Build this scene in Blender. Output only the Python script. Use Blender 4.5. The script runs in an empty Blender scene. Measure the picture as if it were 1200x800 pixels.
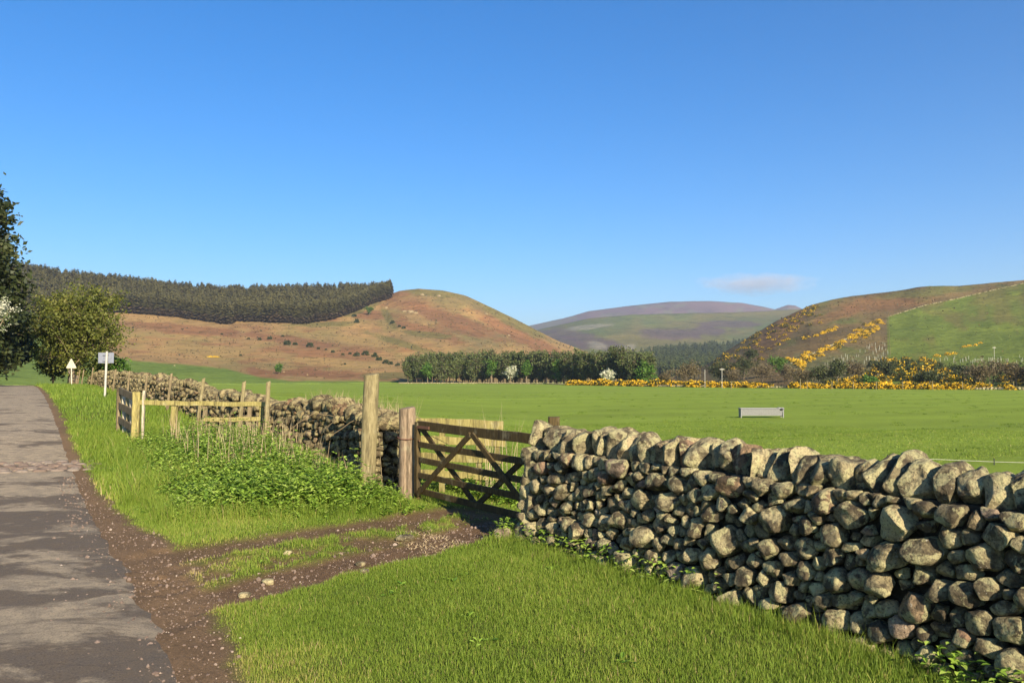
import bpy, math, random
import numpy as np
from mathutils import Vector, Matrix

SC = bpy.context.scene
COL = SC.collection
R_ = math.radians
RNG = np.random.default_rng(7)
PITCH = math.atan(43 / 960)
CAM_Z = 1.8
SUN_TH, SUN_EL = 24.5, 24.0
DU = np.array([-0.515, 0.857]); DU /= np.linalg.norm(DU)     # along the road
DV = np.array([DU[1], -DU[0]])                                # to the right of the road

# ------------------------------------------------------------------ measuring
def ray(x, y):
    cx, cy = (x - 600) / 960.0, (400 - y) / 960.0
    c, s = math.cos(PITCH), math.sin(PITCH)
    return np.array([cx, c - cy * s, s + cy * c])
def at_depth(x, y, Y):
    r = ray(x, y); return np.array([0, 0, CAM_Z]) + r / r[1] * Y
def at_z(x, y, z):
    r = ray(x, y); return np.array([0, 0, CAM_Z]) + r * ((z - CAM_Z) / r[2])
def xy(u, v):
    p = DU * u + DV * v; return float(p[0]), float(p[1])
def uvof(x, y):
    return DU[0] * x + DU[1] * y, DV[0] * x + DV[1] * y
def smooth(a, b, x):
    t = np.clip((x - a) / (b - a), 0, 1); return t * t * (3 - 2 * t)

# ------------------------------------------------------------------ noise
def _hash(i, j, k, seed):
    n = (i * 374761393 + j * 668265263 + k * 2147483647 + seed * 1274126177) & 0xFFFFFFFF
    n = ((n ^ (n >> 13)) * 1274126177) & 0xFFFFFFFF
    n = n ^ (n >> 16)
    return (n & 0xFFFFFF) / float(0xFFFFFF) * 2 - 1
def vn(p, seed=0):
    p = np.asarray(p, float)
    i = np.floor(p).astype(np.int64); f = p - i; f = f * f * (3 - 2 * f)
    o = 0
    for a in (0, 1):
        for b in (0, 1):
            for c in (0, 1):
                w = (f[:, 0] if a else 1 - f[:, 0]) * (f[:, 1] if b else 1 - f[:, 1]) * (f[:, 2] if c else 1 - f[:, 2])
                o = o + w * _hash(i[:, 0] + a, i[:, 1] + b, i[:, 2] + c, seed)
    return o
def fbm(p, oct=4, seed=0):
    p = np.asarray(p, float); o = 0; a = 0.55
    for k in range(oct):
        o = o + a * vn(p, seed + k); p = p * 2.03 + 11.7; a *= 0.5
    return o
def n2(x, y, s, oct=3, seed=0):
    x = np.asarray(x, float); y = np.asarray(y, float)
    return fbm(np.stack([x.ravel() / s, y.ravel() / s, np.full(x.size, 0.37)], 1), oct, seed).reshape(x.shape)

# ------------------------------------------------------------------ meshes
class MB:
    def __init__(s): s.v = []; s.f = {}; s.t = []; s.n = 0
    def add(s, v, f, tint=0.5):
        v = np.asarray(v, float).reshape(-1, 3)
        fs = f if isinstance(f, list) else [f]
        for g in fs:
            g = np.asarray(g, np.int64)
            if g.size: s.f.setdefault(g.shape[1], []).append(g + s.n)
        s.v.append(v); s.t.append(np.broadcast_to(np.asarray(tint, float), (len(v),)).copy()); s.n += len(v)
        return s
    def arrays(s):
        return np.concatenate(s.v), {k: np.concatenate(g) for k, g in s.f.items()}, np.concatenate(s.t)
    def mesh(s, name, mat, smooth_=False, origin=(0, 0, 0), col=None):
        v, fd, t = s.arrays(); v = v - np.asarray(origin)
        me = bpy.data.meshes.new(name)
        me.vertices.add(len(v)); me.vertices.foreach_set('co', v.astype(np.float32).ravel())
        nl = sum(g.size for g in fd.values()); npoly = sum(len(g) for g in fd.values())
        me.loops.add(nl); me.polygons.add(npoly)
        li = np.concatenate([g.ravel() for g in fd.values()]).astype(np.int32)
        tot = np.concatenate([np.full(len(g), k) for k, g in fd.items()])
        st = np.concatenate([[0], np.cumsum(tot)[:-1]]).astype(np.int32)
        me.loops.foreach_set('vertex_index', li); me.polygons.foreach_set('loop_start', st)
        me.update(calc_edges=True)
        me.polygons.foreach_set('use_smooth', np.full(npoly, smooth_))
        a = me.attributes.new('tint', 'FLOAT', 'POINT'); a.data.foreach_set('value', t.astype(np.float32))
        if col is not None:
            c = me.attributes.new('col', 'FLOAT_COLOR', 'POINT')
            c.data.foreach_set('color', np.concatenate([col, np.ones((len(col), 1))], 1).astype(np.float32).ravel())
        if mat: me.materials.append(mat)
        return me
    def build(s, name, mat, parent=None, smooth_=False, origin=None, col=None):
        """parent: the thing (mesh goes in its local frame); origin: base of a top-level mesh."""
        org = np.array(parent.matrix_basis.translation) if parent is not None and origin is None else (np.zeros(3) if origin is None else np.asarray(origin, float))
        o = bpy.data.objects.new(name, s.mesh(name, mat, smooth_, org, col)); COL.objects.link(o)
        if parent is not None: o.parent = parent
        else: o.location = org
        return o

def tag(o, label=None, cat=None, group=None, kind=None):
    if label: o['label'] = label
    if cat: o['category'] = cat
    if group: o['group'] = group
    if kind: o['kind'] = kind
    return o
def thing(name, label, cat, loc, group=None):
    o = bpy.data.objects.new(name, None); COL.objects.link(o); o.location = loc
    o.empty_display_size = .2
    return tag(o, label, cat, group)
def dup(root, loc, rz=0, sc=1, label=None, group=None):
    r = root.copy(); COL.objects.link(r); r.location = loc; r.rotation_euler = (0, 0, rz); r.scale = (sc, sc, sc) if np.isscalar(sc) else sc
    if label: r['label'] = label
    if group: r['group'] = group
    for ch in list(root.children):
        c = ch.copy(); COL.objects.link(c); c.parent = r
        for g in list(ch.children):
            d = g.copy(); COL.objects.link(d); d.parent = c
    return r

def tube(pts, rad, n=8, cap=True):
    pts = np.asarray(pts, float); m = len(pts); rad = np.broadcast_to(np.asarray(rad, float), (m,))
    T = np.gradient(pts, axis=0); T /= np.linalg.norm(T, axis=1)[:, None] + 1e-9
    ref = np.array([0, 0, 1.0]) if abs(T[0, 2]) < .9 else np.array([1.0, 0, 0])
    A = np.cross(T, ref); A /= np.linalg.norm(A, axis=1)[:, None] + 1e-9; B = np.cross(T, A)
    a = np.arange(n) / n * 2 * math.pi
    v = pts[:, None] + rad[:, None, None] * (np.cos(a)[None, :, None] * A[:, None] + np.sin(a)[None, :, None] * B[:, None])
    v = v.reshape(-1, 3); i = np.arange(m - 1)[:, None] * n; j = np.arange(n)[None]; j2 = (j + 1) % n
    q = np.stack([i + j, i + j2, i + n + j2, i + n + j], -1).reshape(-1, 4)
    fs = [q]
    if cap:
        v = np.concatenate([v, pts[:1], pts[-1:]]); c0, c1 = m * n, m * n + 1; jj = np.arange(n)
        fs.append(np.stack([np.full(n, c0), (jj + 1) % n, jj], 1)); b = (m - 1) * n
        fs.append(np.stack([np.full(n, c1), b + jj, b + (jj + 1) % n], 1))
    return v, fs
def _ico(k):
    import bmesh
    bm = bmesh.new(); bmesh.ops.create_icosphere(bm, subdivisions=k, radius=1)
    v = np.array([w.co[:] for w in bm.verts]); f = np.array([[w.index for w in p.verts] for p in bm.faces]); bm.free()
    return v / np.linalg.norm(v, axis=1)[:, None], f
ICO = {k: _ico(k) for k in (1, 2, 3, 4, 5)}
def plank(a, b, w, t, side=(0, 0, 1), seg=6, wob=.004, rng=RNG):
    """a weathered board from a to b; w across `side`, t across the third axis; slightly uneven edges, chamfered corners."""
    a, b = np.asarray(a, float), np.asarray(b, float); D = b - a; D = D / np.linalg.norm(D)
    S = np.asarray(side, float); S = S - D * S.dot(D); S /= np.linalg.norm(S); N = np.cross(D, S)
    c = min(w, t) * .12
    prof = np.array([[-w/2+c, -t/2], [w/2-c, -t/2], [w/2, -t/2+c], [w/2, t/2-c], [w/2-c, t/2], [-w/2+c, t/2], [-w/2, t/2-c], [-w/2, -t/2+c]])
    k = len(prof); rows = []
    for i in range(seg + 1):
        p = a + (b - a) * i / seg + S * rng.normal(0, wob) + N * rng.normal(0, wob * .7)
        rows.append(p + prof[:, :1] * (1 + rng.normal(0, wob * 4)) * S + prof[:, 1:] * N)
    v = np.concatenate(rows); i = np.arange(seg)[:, None] * k; j = np.arange(k)[None]; j2 = (j + 1) % k
    q = np.stack([i + j, i + j2, i + k + j2, i + k + j], -1).reshape(-1, 4)
    return v, [q, np.arange(k)[None, ::-1], (np.arange(k) + seg * k)[None]]
def box(c, h, ax=None):
    v = np.array([[x, y, z] for x in (-1, 1) for y in (-1, 1) for z in (-1, 1)], float) * np.asarray(h)
    if ax is not None: v = v @ np.asarray(ax)
    return v + np.asarray(c), np.array([[0, 1, 3, 2], [4, 6, 7, 5], [0, 4, 5, 1], [2, 3, 7, 6], [0, 2, 6, 4], [1, 5, 7, 3]])
def rotz(v, a):
    c, s = math.cos(a), math.sin(a); v = np.asarray(v, float); o = v.copy()
    o[:, 0] = c * v[:, 0] - s * v[:, 1]; o[:, 1] = s * v[:, 0] + c * v[:, 1]; return o

# ------------------------------------------------------------------ rock shapes
def rock(rng, dims, k=3, facets=7, rough=.05, sq=.72, radial=None):
    """a boulder about the origin; dims = half sizes (a, b, c); radial(phi) overrides the a-b outline."""
    d, f = ICO[k]
    rho = np.hypot(d[:, 0], d[:, 1]); phi = np.arctan2(d[:, 1], d[:, 0])
    rr = rho ** sq; cc = np.sign(d[:, 2]) * np.abs(d[:, 2]) ** sq
    if radial is not None:
        r = radial(phi); v = np.stack([np.cos(phi) * rr * r, np.sin(phi) * rr * r, cc * dims[2]], 1)
    else:
        ca, sa = np.cos(phi), np.sin(phi)
        e = (np.abs(ca) ** 2.6 + np.abs(sa) ** 2.6) ** (-1 / 2.6)
        v = np.stack([ca * e * rr * dims[0], sa * e * rr * dims[1], cc * dims[2]], 1)
    size = float(np.mean(np.abs(v).max(0)))
    for _ in range(facets):
        n = rng.normal(size=3); n /= np.linalg.norm(n)
        s = v @ n; lim = s.max() * rng.uniform(.6, .92)
        ex = np.clip(s - lim, 0, None); v = v - ex[:, None] * .96 * n
    off = rng.uniform(-50, 50, 3)
    nn = v / (np.linalg.norm(v, axis=1)[:, None] + 1e-9)
    v = v + nn * (size * (rough * 1.6 * vn(v / size * 1.3 + off, 3) + rough * 1.1 * fbm(v / size * 3.4 + off, 3, 5) - rough * .55 * np.abs(fbm(v / size * 8 + off, 3, 9))))[:, None]
    return v, f

# ------------------------------------------------------------------ materials
class NT:
    def __init__(s, name):
        s.m = bpy.data.materials.new(name); s.m.use_nodes = True; s.t = s.m.node_tree; s.t.nodes.clear()
        s.out = s.N('ShaderNodeOutputMaterial')
    def N(s, ty, **kw):
        n = s.t.nodes.new(ty)
        for k, v in kw.items(): setattr(n, k, v)
        return n
    def L(s, a, b): s.t.links.new(a, b)
    def set(s, inp, v):
        if isinstance(v, bpy.types.NodeSocket): s.L(v, inp)
        else: inp.default_value = v
    def pos(s): return s.N('ShaderNodeNewGeometry').outputs['Position']
    def noise(s, scale, vec=None, detail=4, rough=.55, dist=0, out='Fac'):
        n = s.N('ShaderNodeTexNoise'); n.inputs['Scale'].default_value = scale; n.inputs['Detail'].default_value = detail
        n.inputs['Roughness'].default_value = rough; n.inputs['Distortion'].default_value = dist
        s.L(vec if vec is not None else s.pos(), n.inputs['Vector']); return n.outputs[out]
    def ramp(s, fac, stops, interp='LINEAR'):
        r = s.N('ShaderNodeValToRGB'); e = r.color_ramp.elements; r.color_ramp.interpolation = interp
        while len(e) < len(stops): e.new(.5)
        for el, (p, c) in zip(e, stops):
            el.position = p; el.color = (*c, 1) if not np.isscalar(c) else (c, c, c, 1)
        s.L(fac, r.inputs[0]); return r.outputs[0]
    def mix(s, a, b, fac, mode='MIX'):
        m = s.N('ShaderNodeMix', data_type='RGBA', blend_type=mode)
        s.set(m.inputs[0], fac)
        for i, x in ((6, a), (7, b)): s.set(m.inputs[i], (*x, 1) if isinstance(x, tuple) and len(x) == 3 else x)
        return m.outputs[2]
    def math(s, op, a, b=0.0, c=None):
        m = s.N('ShaderNodeMath', operation=op); s.set(m.inputs[0], a); s.set(m.inputs[1], b)
        if c is not None: s.set(m.inputs[2], c)
        return m.outputs[0]
    def attr(s, n, out='Fac'): return s.N('ShaderNodeAttribute', attribute_name=n).outputs[out]
    def scalev(s, vec, sc):
        m = s.N('ShaderNodeVectorMath', operation='MULTIPLY'); s.L(vec, m.inputs[0]); m.inputs[1].default_value = sc; return m.outputs[0]
    def bump(s, h, strength=.5, dist=.02):
        b = s.N('ShaderNodeBump'); b.inputs['Strength'].default_value = strength; b.inputs['Distance'].default_value = dist
        s.L(h, b.inputs['Height']); return b.outputs[0]
    def principled(s, col, rough=.8, normal=None, spec=.3, metal=0, trans=0):
        p = s.N('ShaderNodeBsdfPrincipled'); s.set(p.inputs['Base Color'], (*col, 1) if isinstance(col, tuple) else col)
        s.set(p.inputs['Roughness'], rough); p.inputs['Specular IOR Level'].default_value = spec; s.set(p.inputs['Metallic'], metal)
        if normal is not None: s.L(normal, p.inputs['Normal'])
        o = p.outputs[0]
        if trans:
            t = s.N('ShaderNodeBsdfTranslucent'); s.set(t.inputs[0], (*col, 1) if isinstance(col, tuple) else col)
            m = s.N('ShaderNodeMixShader'); m.inputs[0].default_value = trans; s.L(o, m.inputs[1]); s.L(t.outputs[0], m.inputs[2]); o = m.outputs[0]
        s.L(o, s.out.inputs[0]); return s.m
def stone_mat(name, tone=1.0, fine=1.0):
    n = NT(name); t = n.attr('tint')
    base = n.ramp(t, [(0, (.12, .094, .055)), (.25, (.24, .20, .11)), (.5, (.345, .29, .155)), (.8, (.46, .385, .205)), (.92, (.27, .17, .10)), (1, (.42, .365, .27))])
    big = n.noise(7 * fine, detail=6, rough=.65)
    c = n.mix(base, (.055, .041, .026), n.ramp(big, [(.45, 0), (.56, .85)]))
    lich = n.noise(10 * fine, detail=5, rough=.6, dist=.4)
    c = n.mix(c, (.48, .44, .22), n.ramp(lich, [(.52, 0), (.56, .65)]))
    sp = n.noise(38 * fine, detail=3, rough=.6)
    c = n.mix(c, (.46, .44, .35), n.ramp(sp, [(.67, 0), (.70, .5)]))
    dk = n.noise(60 * fine, detail=4, rough=.7)
    c = n.mix(c, (.06, .05, .035), n.ramp(dk, [(.52, 0), (.62, .65)]))
    c = n.mix(c, (tone, tone * .95, tone * .88), 1.0 if tone < 1 else 0.0, 'MULTIPLY')
    h = n.math('ADD', n.noise(45 * fine, detail=8, rough=.7), n.math('MULTIPLY', n.noise(14 * fine, detail=4), 1.3))
    return n.principled(c, .92, n.bump(h, 1.0, .03 / fine), spec=.2)
def wood_mat(name, ca, cb, cc, grain=(1, 1, .12), sc=60):
    n = NT(name); tc = n.N('ShaderNodeTexCoord').outputs['Object']
    g = n.noise(sc, n.scalev(tc, grain), detail=6, rough=.65)
    p = n.noise(5, detail=4); t = n.attr('tint')
    c = n.mix(n.ramp(g, [(.3, ca), (.52, cb), (.7, cc)]), (.42, .4, .26), n.ramp(p, [(.58, 0), (.72, .35)]))
    c = n.mix(c, (.035, .028, .018), n.ramp(n.noise(11, n.scalev(tc, grain), detail=8, rough=.7), [(.5, 0), (.68, .8)]))
    c = n.mix(c, n.mix((.6, .6, .6), (1.35, 1.3, 1.2), t), 1.0, 'MULTIPLY')
    return n.principled(c, .85, n.bump(g, .5, .006), spec=.2)
def leaf_mat(name, stops, trans=.35, rough=.55, pscale=None, spec=.25):
    n = NT(name); c = n.ramp(n.attr('tint'), stops)
    if pscale: c = n.mix(c, n.mix(c, (1.5, 1.25, .9), 1.0, 'MULTIPLY'), n.ramp(n.noise(pscale, detail=2), [(.42, 0), (.6, 1)]))
    return n.principled(c, rough, None, spec, 0, trans)
# ------------------------------------------------------------------ the lie of the land
def zr(u): return np.interp(u, [-60, 13, 18, 21.5, 29, 38, 50, 66, 80, 100, 140], [0, 0, .18, .48, .86, 1.15, 1.3, 1.3, .95, .3, -.3])
LOWER = np.array([[-.15, 10.3], [-.6, 9.4], [-1.1, 8.6], [-1.7, 7.9], [-2.35, 7.0], [-2.9, 6.0]])
UPPER = np.array([[-.75, 11.3], [-1.4, 10.5], [-2.05, 9.75], [-2.75, 9.05], [-3.6, 8.3], [-4.2, 7.6]])
def pdist(x, y, P):
    d = np.full(np.shape(x), 1e9)
    for a, b in zip(P[:-1], P[1:]):
        ab = b - a; t = np.clip(((x - a[0]) * ab[0] + (y - a[1]) * ab[1]) / ab.dot(ab), 0, 1)
        d = np.minimum(d, np.hypot(x - a[0] - t * ab[0], y - a[1] - t * ab[1]))
    return d
def nettle_w(u, v):
    """1 in the nettle bank beside the wall, falling to 0 at its edge."""
    n = .35 * n2(u, v, .8, 2, 31)
    return smooth(0, .8, np.minimum.reduce([u - 9.9 - .5 * np.clip(3.3 - v, 0, 3) * 0 - .9 * np.clip(3.6 - v, 0, 3) * .5 + n, 19.6 - u + n, v - 1.25 - .01 * (u - 12) + n * 1.2, 4.85 - v + np.where(u > 12.3, 0, .0)]))
def masks(x, y):
    u, v = uvof(x, y)
    near = (np.hypot(x, y) < 60)
    n1 = n2(x, y, .5, 4, 3); nn = n2(x, y, .12, 3, 9)
    gw = np.interp(u, [-20, 2, 4.2, 5.6, 7.2, 9.6, 11, 14, 17, 45], [.25, .22, .26, .42, .62, .62, .45, .3, .25, .22])
    gravel = smooth(.14, -.1, np.abs(v - .8) - gw - .16 * n1 - .08 * nn) * (v > -2)
    gravel = np.maximum(gravel, smooth(.1, -.1, np.abs(v + 2.5) - .3 - .16 * n1))
    rut = np.maximum(smooth(.14, -.12, pdist(x, y, LOWER) - .38 - .22 * n1 - .1 * nn), .93 * smooth(.14, -.12, pdist(x, y, UPPER) - .3 - .25 * n1 - .12 * nn))
    between = .9 * smooth(.35, -.3, pdist(x, y, (LOWER + UPPER) / 2) - .5 - .3 * n1) * smooth(-.3, .1, n1 + .6 * nn)
    rut = np.maximum(rut, between) * (v < 5.6)
    return np.where(near, gravel, 0), np.where(near, rut, 0)
def H(x, y, fine=True):
    x = np.asarray(x, float); y = np.asarray(y, float)
    u, v = uvof(x, y)
    wid = 5 + .6 * np.clip(u - 12, 0, 60)
    side = 1 - smooth(5.3, 5.3 + wid, v)
    z = zr(u) * side - .3 * smooth(5.3, 16, v)
    z = z + .35 * smooth(-2.7, -5.5, v)
    z = z + .16 * np.exp(-((u - 15.5) / 3.5) ** 2 - ((v - 3.7) / 1.2) ** 2)
    z = z + .10 * smooth(1.2, 3.4, v) * smooth(6, 9, v * 0 + 8) * (v < 5.3) * smooth(12, 5, u) * smooth(1, 4, u)
    z = z - .26 * smooth(2.2, 4.6, v) * smooth(19, 24, u) * smooth(75, 48, u)
    if fine:
        r = np.hypot(x, y); m = (r < 70)
        g, rt = masks(x, y)
        dz = .035 * n2(x, y, 1.1, 3, 1) + .012 * n2(x, y, .16, 3, 2) * (1 - .3 * g) - .05 * rt + .02 * n2(x, y, .3, 2, 4) * rt
        road = smooth(1.25, .75, v) * smooth(-2.75, -2.3, v)
        dz = dz * (1 - .85 * road) - .016 * road - .0 * g
        z = z + np.where(m, dz, .05 * n2(x, y, 6, 2, 5))
    return z
def Hp(x, y): return float(H(np.array([x]), np.array([y]))[0])

# ground sheet: one polar grid round the camera, dense ahead
def make_ground():
    a = np.concatenate([np.linspace(-44, 40, 860), np.linspace(44, 312, 68)]); a = np.radians(a)
    r = np.concatenate([[.0], np.geomspace(.4, 2.6, 14)[:-1], np.geomspace(2.6, 32, 470)[:-1], np.geomspace(32, 420, 110)[:-1], np.geomspace(420, 9000, 14)])
    Rr, A = np.meshgrid(r, a, indexing='ij'); x = Rr * np.sin(A); y = Rr * np.cos(A)
    z = H(x, y); z[Rr > 430] = -.6
    m, n = x.shape; i = np.arange(m - 1)[:, None] * n; j = np.arange(n)[None]; j2 = (j + 1) % n
    q = np.stack([i + j, i + j2, i + n + j2, i + n + j], -1).reshape(-1, 4)[:, ::-1]
    u, v = uvof(x, y); g, rt = masks(x, y)
    def C(*c): return np.array(c)[None, None]
    field = smooth(5.4, 6.2, v)
    big = n2(x, y, 9, 3, 21)[..., None]; sm = n2(x, y, .35, 3, 22)[..., None]
    # pasture: long mown bands, faint
    gf = C(.175, .24, .028) * (1 + .13 * big + .06 * np.sin(u * .9 + 2 * big[..., 0])[..., None] + .2 * n2(x * .4, y, 1.6, 4, 25)[..., None] + .1 * n2(x, y, 4, 3, 26)[..., None]) + C(.02, .012, .002) * np.clip(n2(x, y, 45, 3, 24), 0, 1)[..., None]
    gv = C(.10, .125, .022) * (1 + .35 * sm) + C(.04, .02, .004) * np.clip(big, 0, 1)
    col = gv * (1 - field[..., None]) + gf * field[..., None]
    gr = C(.165, .108, .06) * (1 + .35 * sm); so = C(.14, .088, .048) * (1 + .4 * sm)
    col = col * (1 - rt[..., None]) + so * rt[..., None]; col = col * (1 - g[..., None]) + gr * g[..., None]
    mb = MB(); mb.add(np.stack([x, y, z], -1).reshape(-1, 3), q, np.maximum(g, rt).ravel())
    t = NT('ground_soil_and_grass'); c = t.attr('col', 'Color')
    c = t.mix(c, t.mix(c, (1.7, 1.6, 1.5), 1.0, 'MULTIPLY'), t.ramp(t.noise(55, detail=4, rough=.7), [(.45, 0), (.75, .8)]))
    c = t.mix(c, t.mix(c, (.45, .45, .45), 1.0, 'MULTIPLY'), t.ramp(t.noise(19, detail=5, rough=.7), [(.5, 0), (.75, .8)]))
    mt = t.principled(c, .95, t.bump(t.noise(60, detail=6, rough=.7), .9, .03), spec=.1)
    o = mb.build('ground', mt, smooth_=True, col=np.clip(col.reshape(-1, 3), 0, 1)); tag(o, kind='structure')
make_ground()

# road: a single tarred track, then the strip of red setts across it
def make_road():
    us = np.concatenate([np.arange(-45, 2, .5), np.arange(2, 26, .06), np.arange(26, 75, .3)]); vs = np.linspace(-2.55, 1.0, 60)
    U, V = np.meshgrid(us, vs, indexing='ij'); X = DU[0] * U + DV[0] * V; Y = DU[1] * U + DV[1] * V
    e = np.abs(V + .78) / 1.78
    z = zr(U) + .03 * (1 - e ** 2) - .03 * smooth(.88, 1, e) + .006 * n2(X, Y, 1.5, 3, 40) + .012 * n2(X, Y, .25, 3, 42) * smooth(.75, .95, e) - .012
    z = z - .0 * e
    m, n = U.shape; i = np.arange(m - 1)[:, None] * n; j = np.arange(n - 1)[None]
    q = np.stack([i + j, i + n + j, i + n + j + 1, i + j + 1], -1).reshape(-1, 4)[:, ::-1]
    mb = MB(); mb.add(np.stack([X, Y, z], -1).reshape(-1, 3), q, V.ravel())
    t = NT('worn_tarmac'); p = t.pos()
    big = t.noise(.8, detail=5, rough=.6); ag = t.noise(75, detail=4, rough=.8)
    v = t.attr('tint')
    # wheel tracks polished paler, crown darker
    wt = t.math('ADD', t.ramp(t.math('ABSOLUTE', t.math('ADD', v, 1.65)), [(.15, .5), (.7, 0)]), t.ramp(t.math('ABSOLUTE', t.math('SUBTRACT', v, .05)), [(.15, .5), (.6, 0)]))
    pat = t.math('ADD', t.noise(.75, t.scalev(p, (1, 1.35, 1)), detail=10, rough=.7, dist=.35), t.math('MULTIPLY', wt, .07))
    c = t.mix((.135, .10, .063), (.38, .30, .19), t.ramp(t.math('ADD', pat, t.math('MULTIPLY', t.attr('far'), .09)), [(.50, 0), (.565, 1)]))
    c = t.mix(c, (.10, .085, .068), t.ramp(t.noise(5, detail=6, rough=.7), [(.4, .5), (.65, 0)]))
    c = t.mix(c, (.36, .31, .25), t.ramp(ag, [(.58, 0), (.74, .5)]))
    c = t.mix(c, (.03, .026, .022), t.ramp(t.noise(70, detail=5, rough=.8), [(.5, 0), (.66, .75)]))
    vo = t.N('ShaderNodeTexVoronoi', feature='DISTANCE_TO_EDGE'); vo.inputs['Scale'].default_value = .42; wp = t.N('ShaderNodeVectorMath', operation='ADD'); t.L(t.scalev(t.noise(1.3, detail=6, out='Color'), (.9, .9, .9)), wp.inputs[0]); t.L(p, wp.inputs[1]); t.L(wp.outputs[0], vo.inputs['Vector'])
    c = t.mix(c, (.03, .025, .02), t.ramp(vo.outputs['Distance'], [(.001, .3), (.006, 0)]))
    edge = t.ramp(t.math('ADD', v, t.math('MULTIPLY', t.noise(3, detail=9, rough=.7), 1.1)), [(1.0, 0), (1.18, 1)])
    c = t.mix(c, t.mix((.10, .066, .04), (.19, .13, .08), t.ramp(t.noise(28, detail=6, rough=.75), [(.35, 0), (.7, 1)])), edge)
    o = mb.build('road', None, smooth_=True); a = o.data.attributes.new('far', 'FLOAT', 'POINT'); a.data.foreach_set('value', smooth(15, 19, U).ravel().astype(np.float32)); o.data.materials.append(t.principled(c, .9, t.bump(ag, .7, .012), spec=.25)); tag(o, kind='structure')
    # strip of red setts where a cattle grid once was
    mb = MB(); rng = np.random.default_rng(3)
    for r in range(7):
        u0 = 16.9 + r * .2; vv = -2.5 + rng.uniform(0, .1)
        while vv < 1.35:
            w = rng.uniform(.2, .28); h = .003 + rng.uniform(-.004, .005)
            x, y = xy(u0 + rng.uniform(-.01, .01), vv + w / 2); e = abs(vv + .78) / 1.78; zz = float(zr(u0)) + .03 * (1 - min(e, 1.1) ** 2) + .0
            vb, f = rock(rng, (w / 2 - .012, .088, .05), 2, 3, .03, .55); vb = rotz(vb, math.atan2(DV[1], DV[0]))
            mb.add(vb + (x, y, zz - .03 + h), f, rng.uniform()); vv += w
    t = NT('red_setts'); c = t.ramp(t.attr('tint'), [(0, (.12, .088, .066)), (.5, (.165, .118, .088)), (1, (.20, .165, .13))])
    c = t.mix(c, (.07, .05, .04), t.ramp(t.noise(30, detail=5), [(.5, 0), (.75, .7)]))
    tag(mb.build('brick_road_strip', t.principled(c, .9), smooth_=True), kind='structure')
make_road()

# ------------------------------------------------------------------ dry stone walls
M_STONE = stone_mat('lichened_fieldstone')
M_STONE_SHADE = stone_mat('shade_toned_fieldstone', .72)  # same fieldstone, the far wall's shaded side painted in as a darker colour
M_STONE_FAR = stone_mat('lichened_fieldstone_far', fine=.55)
def dark_core():
    t = NT('wall_hearting'); return t.principled(t.mix((.035, .03, .022), (.09, .075, .05), t.noise(9, detail=6)), .95, t.bump(t.noise(14, detail=6), 1, .05), spec=.1)
M_CORE = dark_core()
def cells(rng, W, Ht, n, aspect, grad, it=14, ns=26000):
    """power-diagram cells over a W x Ht rectangle: list of (centroid, [(dist, angle)...], area)."""
    S = np.stack([rng.uniform(0, W, n) / aspect, rng.uniform(0, Ht, n)], 1); Wd = W / aspect
    wt = rng.exponential(1.0, n) * .0030
    for k in range(it):
        P = np.stack([rng.uniform(0, Wd, ns), rng.uniform(0, Ht, ns)], 1); dens = grad(P[:, 1] / Ht)
        own = np.concatenate([np.argmin(((p[:, None] - S[None]) ** 2).sum(-1) - wt, 1) for p in np.array_split(P, max(1, ns * n // 4000000))])
        cnt = np.bincount(own, dens, n); cx = np.bincount(own, dens * P[:, 0], n); cy = np.bincount(own, dens * P[:, 1], n)
        ok = cnt > 0; C = S.copy(); C[ok] = np.stack([cx[ok] / cnt[ok], cy[ok] / cnt[ok]], 1)
        if k < it - 1: S = S + (C - S) * (.9 if k < it - 4 else .5)
    out = []
    for i in range(n):
        if not ok[i]: continue
        d = S - S[i]; dd = np.hypot(d[:, 0], d[:, 1]); nb = np.argsort(dd)[1:22]; c = C[i]
        ed = []
        for j in nb:
            h = (dd[j] ** 2 + wt[i] - wt[j]) / (2 * dd[j]); dr = d[j] / dd[j]; h -= (c - S[i]).dot(dr); ed.append((h, dr[0], dr[1]))
        ed += [(c[0] + .01, -1, 0), (Wd - c[0] + .01, 1, 0), (c[1] + .03, 0, -1), (Ht - c[1] + .01, 0, 1)]
        out.append((c, np.array(ed)))
    return out, aspect
def face_stones(mb, rng, W, Ht, n, place, k, aspect=1.22, grad=lambda t: .26 + 2.4 * t ** 1.2, dep=.115, jut=.018, p=10, lod=None):
    """place(a, b, c): local wall coords (along, up, out) -> world."""
    cl, asp = cells(rng, W, Ht, n, aspect, grad)
    for c, ed in cl:
        h = np.maximum(ed[:, 0], .006) * rng.uniform(.89, .99)
        def radial(phi):
            q = np.clip((np.cos(phi)[:, None] * ed[None, :, 1] + np.sin(phi)[:, None] * ed[None, :, 2]) / h[None], 0, None)
            return (q ** p).sum(1) ** (-1 / p)
        kk = k if lod is None else lod(c[0] * asp)
        r0 = radial(np.linspace(0, 6.28, 16)).mean()
        if r0 < .012: continue
        v, f = rock(rng, (1, 1, max(.05, min(dep * rng.uniform(.8, 1.2), r0 * 1.15))), kk, 8 if kk > 2 else 5, .075, rng.uniform(.45, .72), radial)
        tl = rng.normal(0, .13)
        a = (v[:, 0] * math.cos(tl * .4) - v[:, 1] * math.sin(tl * .4)) * asp; b = v[:, 1] + v[:, 0] * math.sin(tl * .4)
        cc = v[:, 2] + v[:, 0] * rng.normal(0, .16) + v[:, 1] * rng.normal(0, .1) + rng.normal(0, jut) - max(.0, .09 - r0) * .3
        t = np.clip(rng.beta(2.2, 2.4), 0, .9) if rng.uniform() > .07 else rng.uniform(.9, 1)
        mb.add(place(c[0] * asp + a, c[1] + b, cc), f, t)
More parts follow.
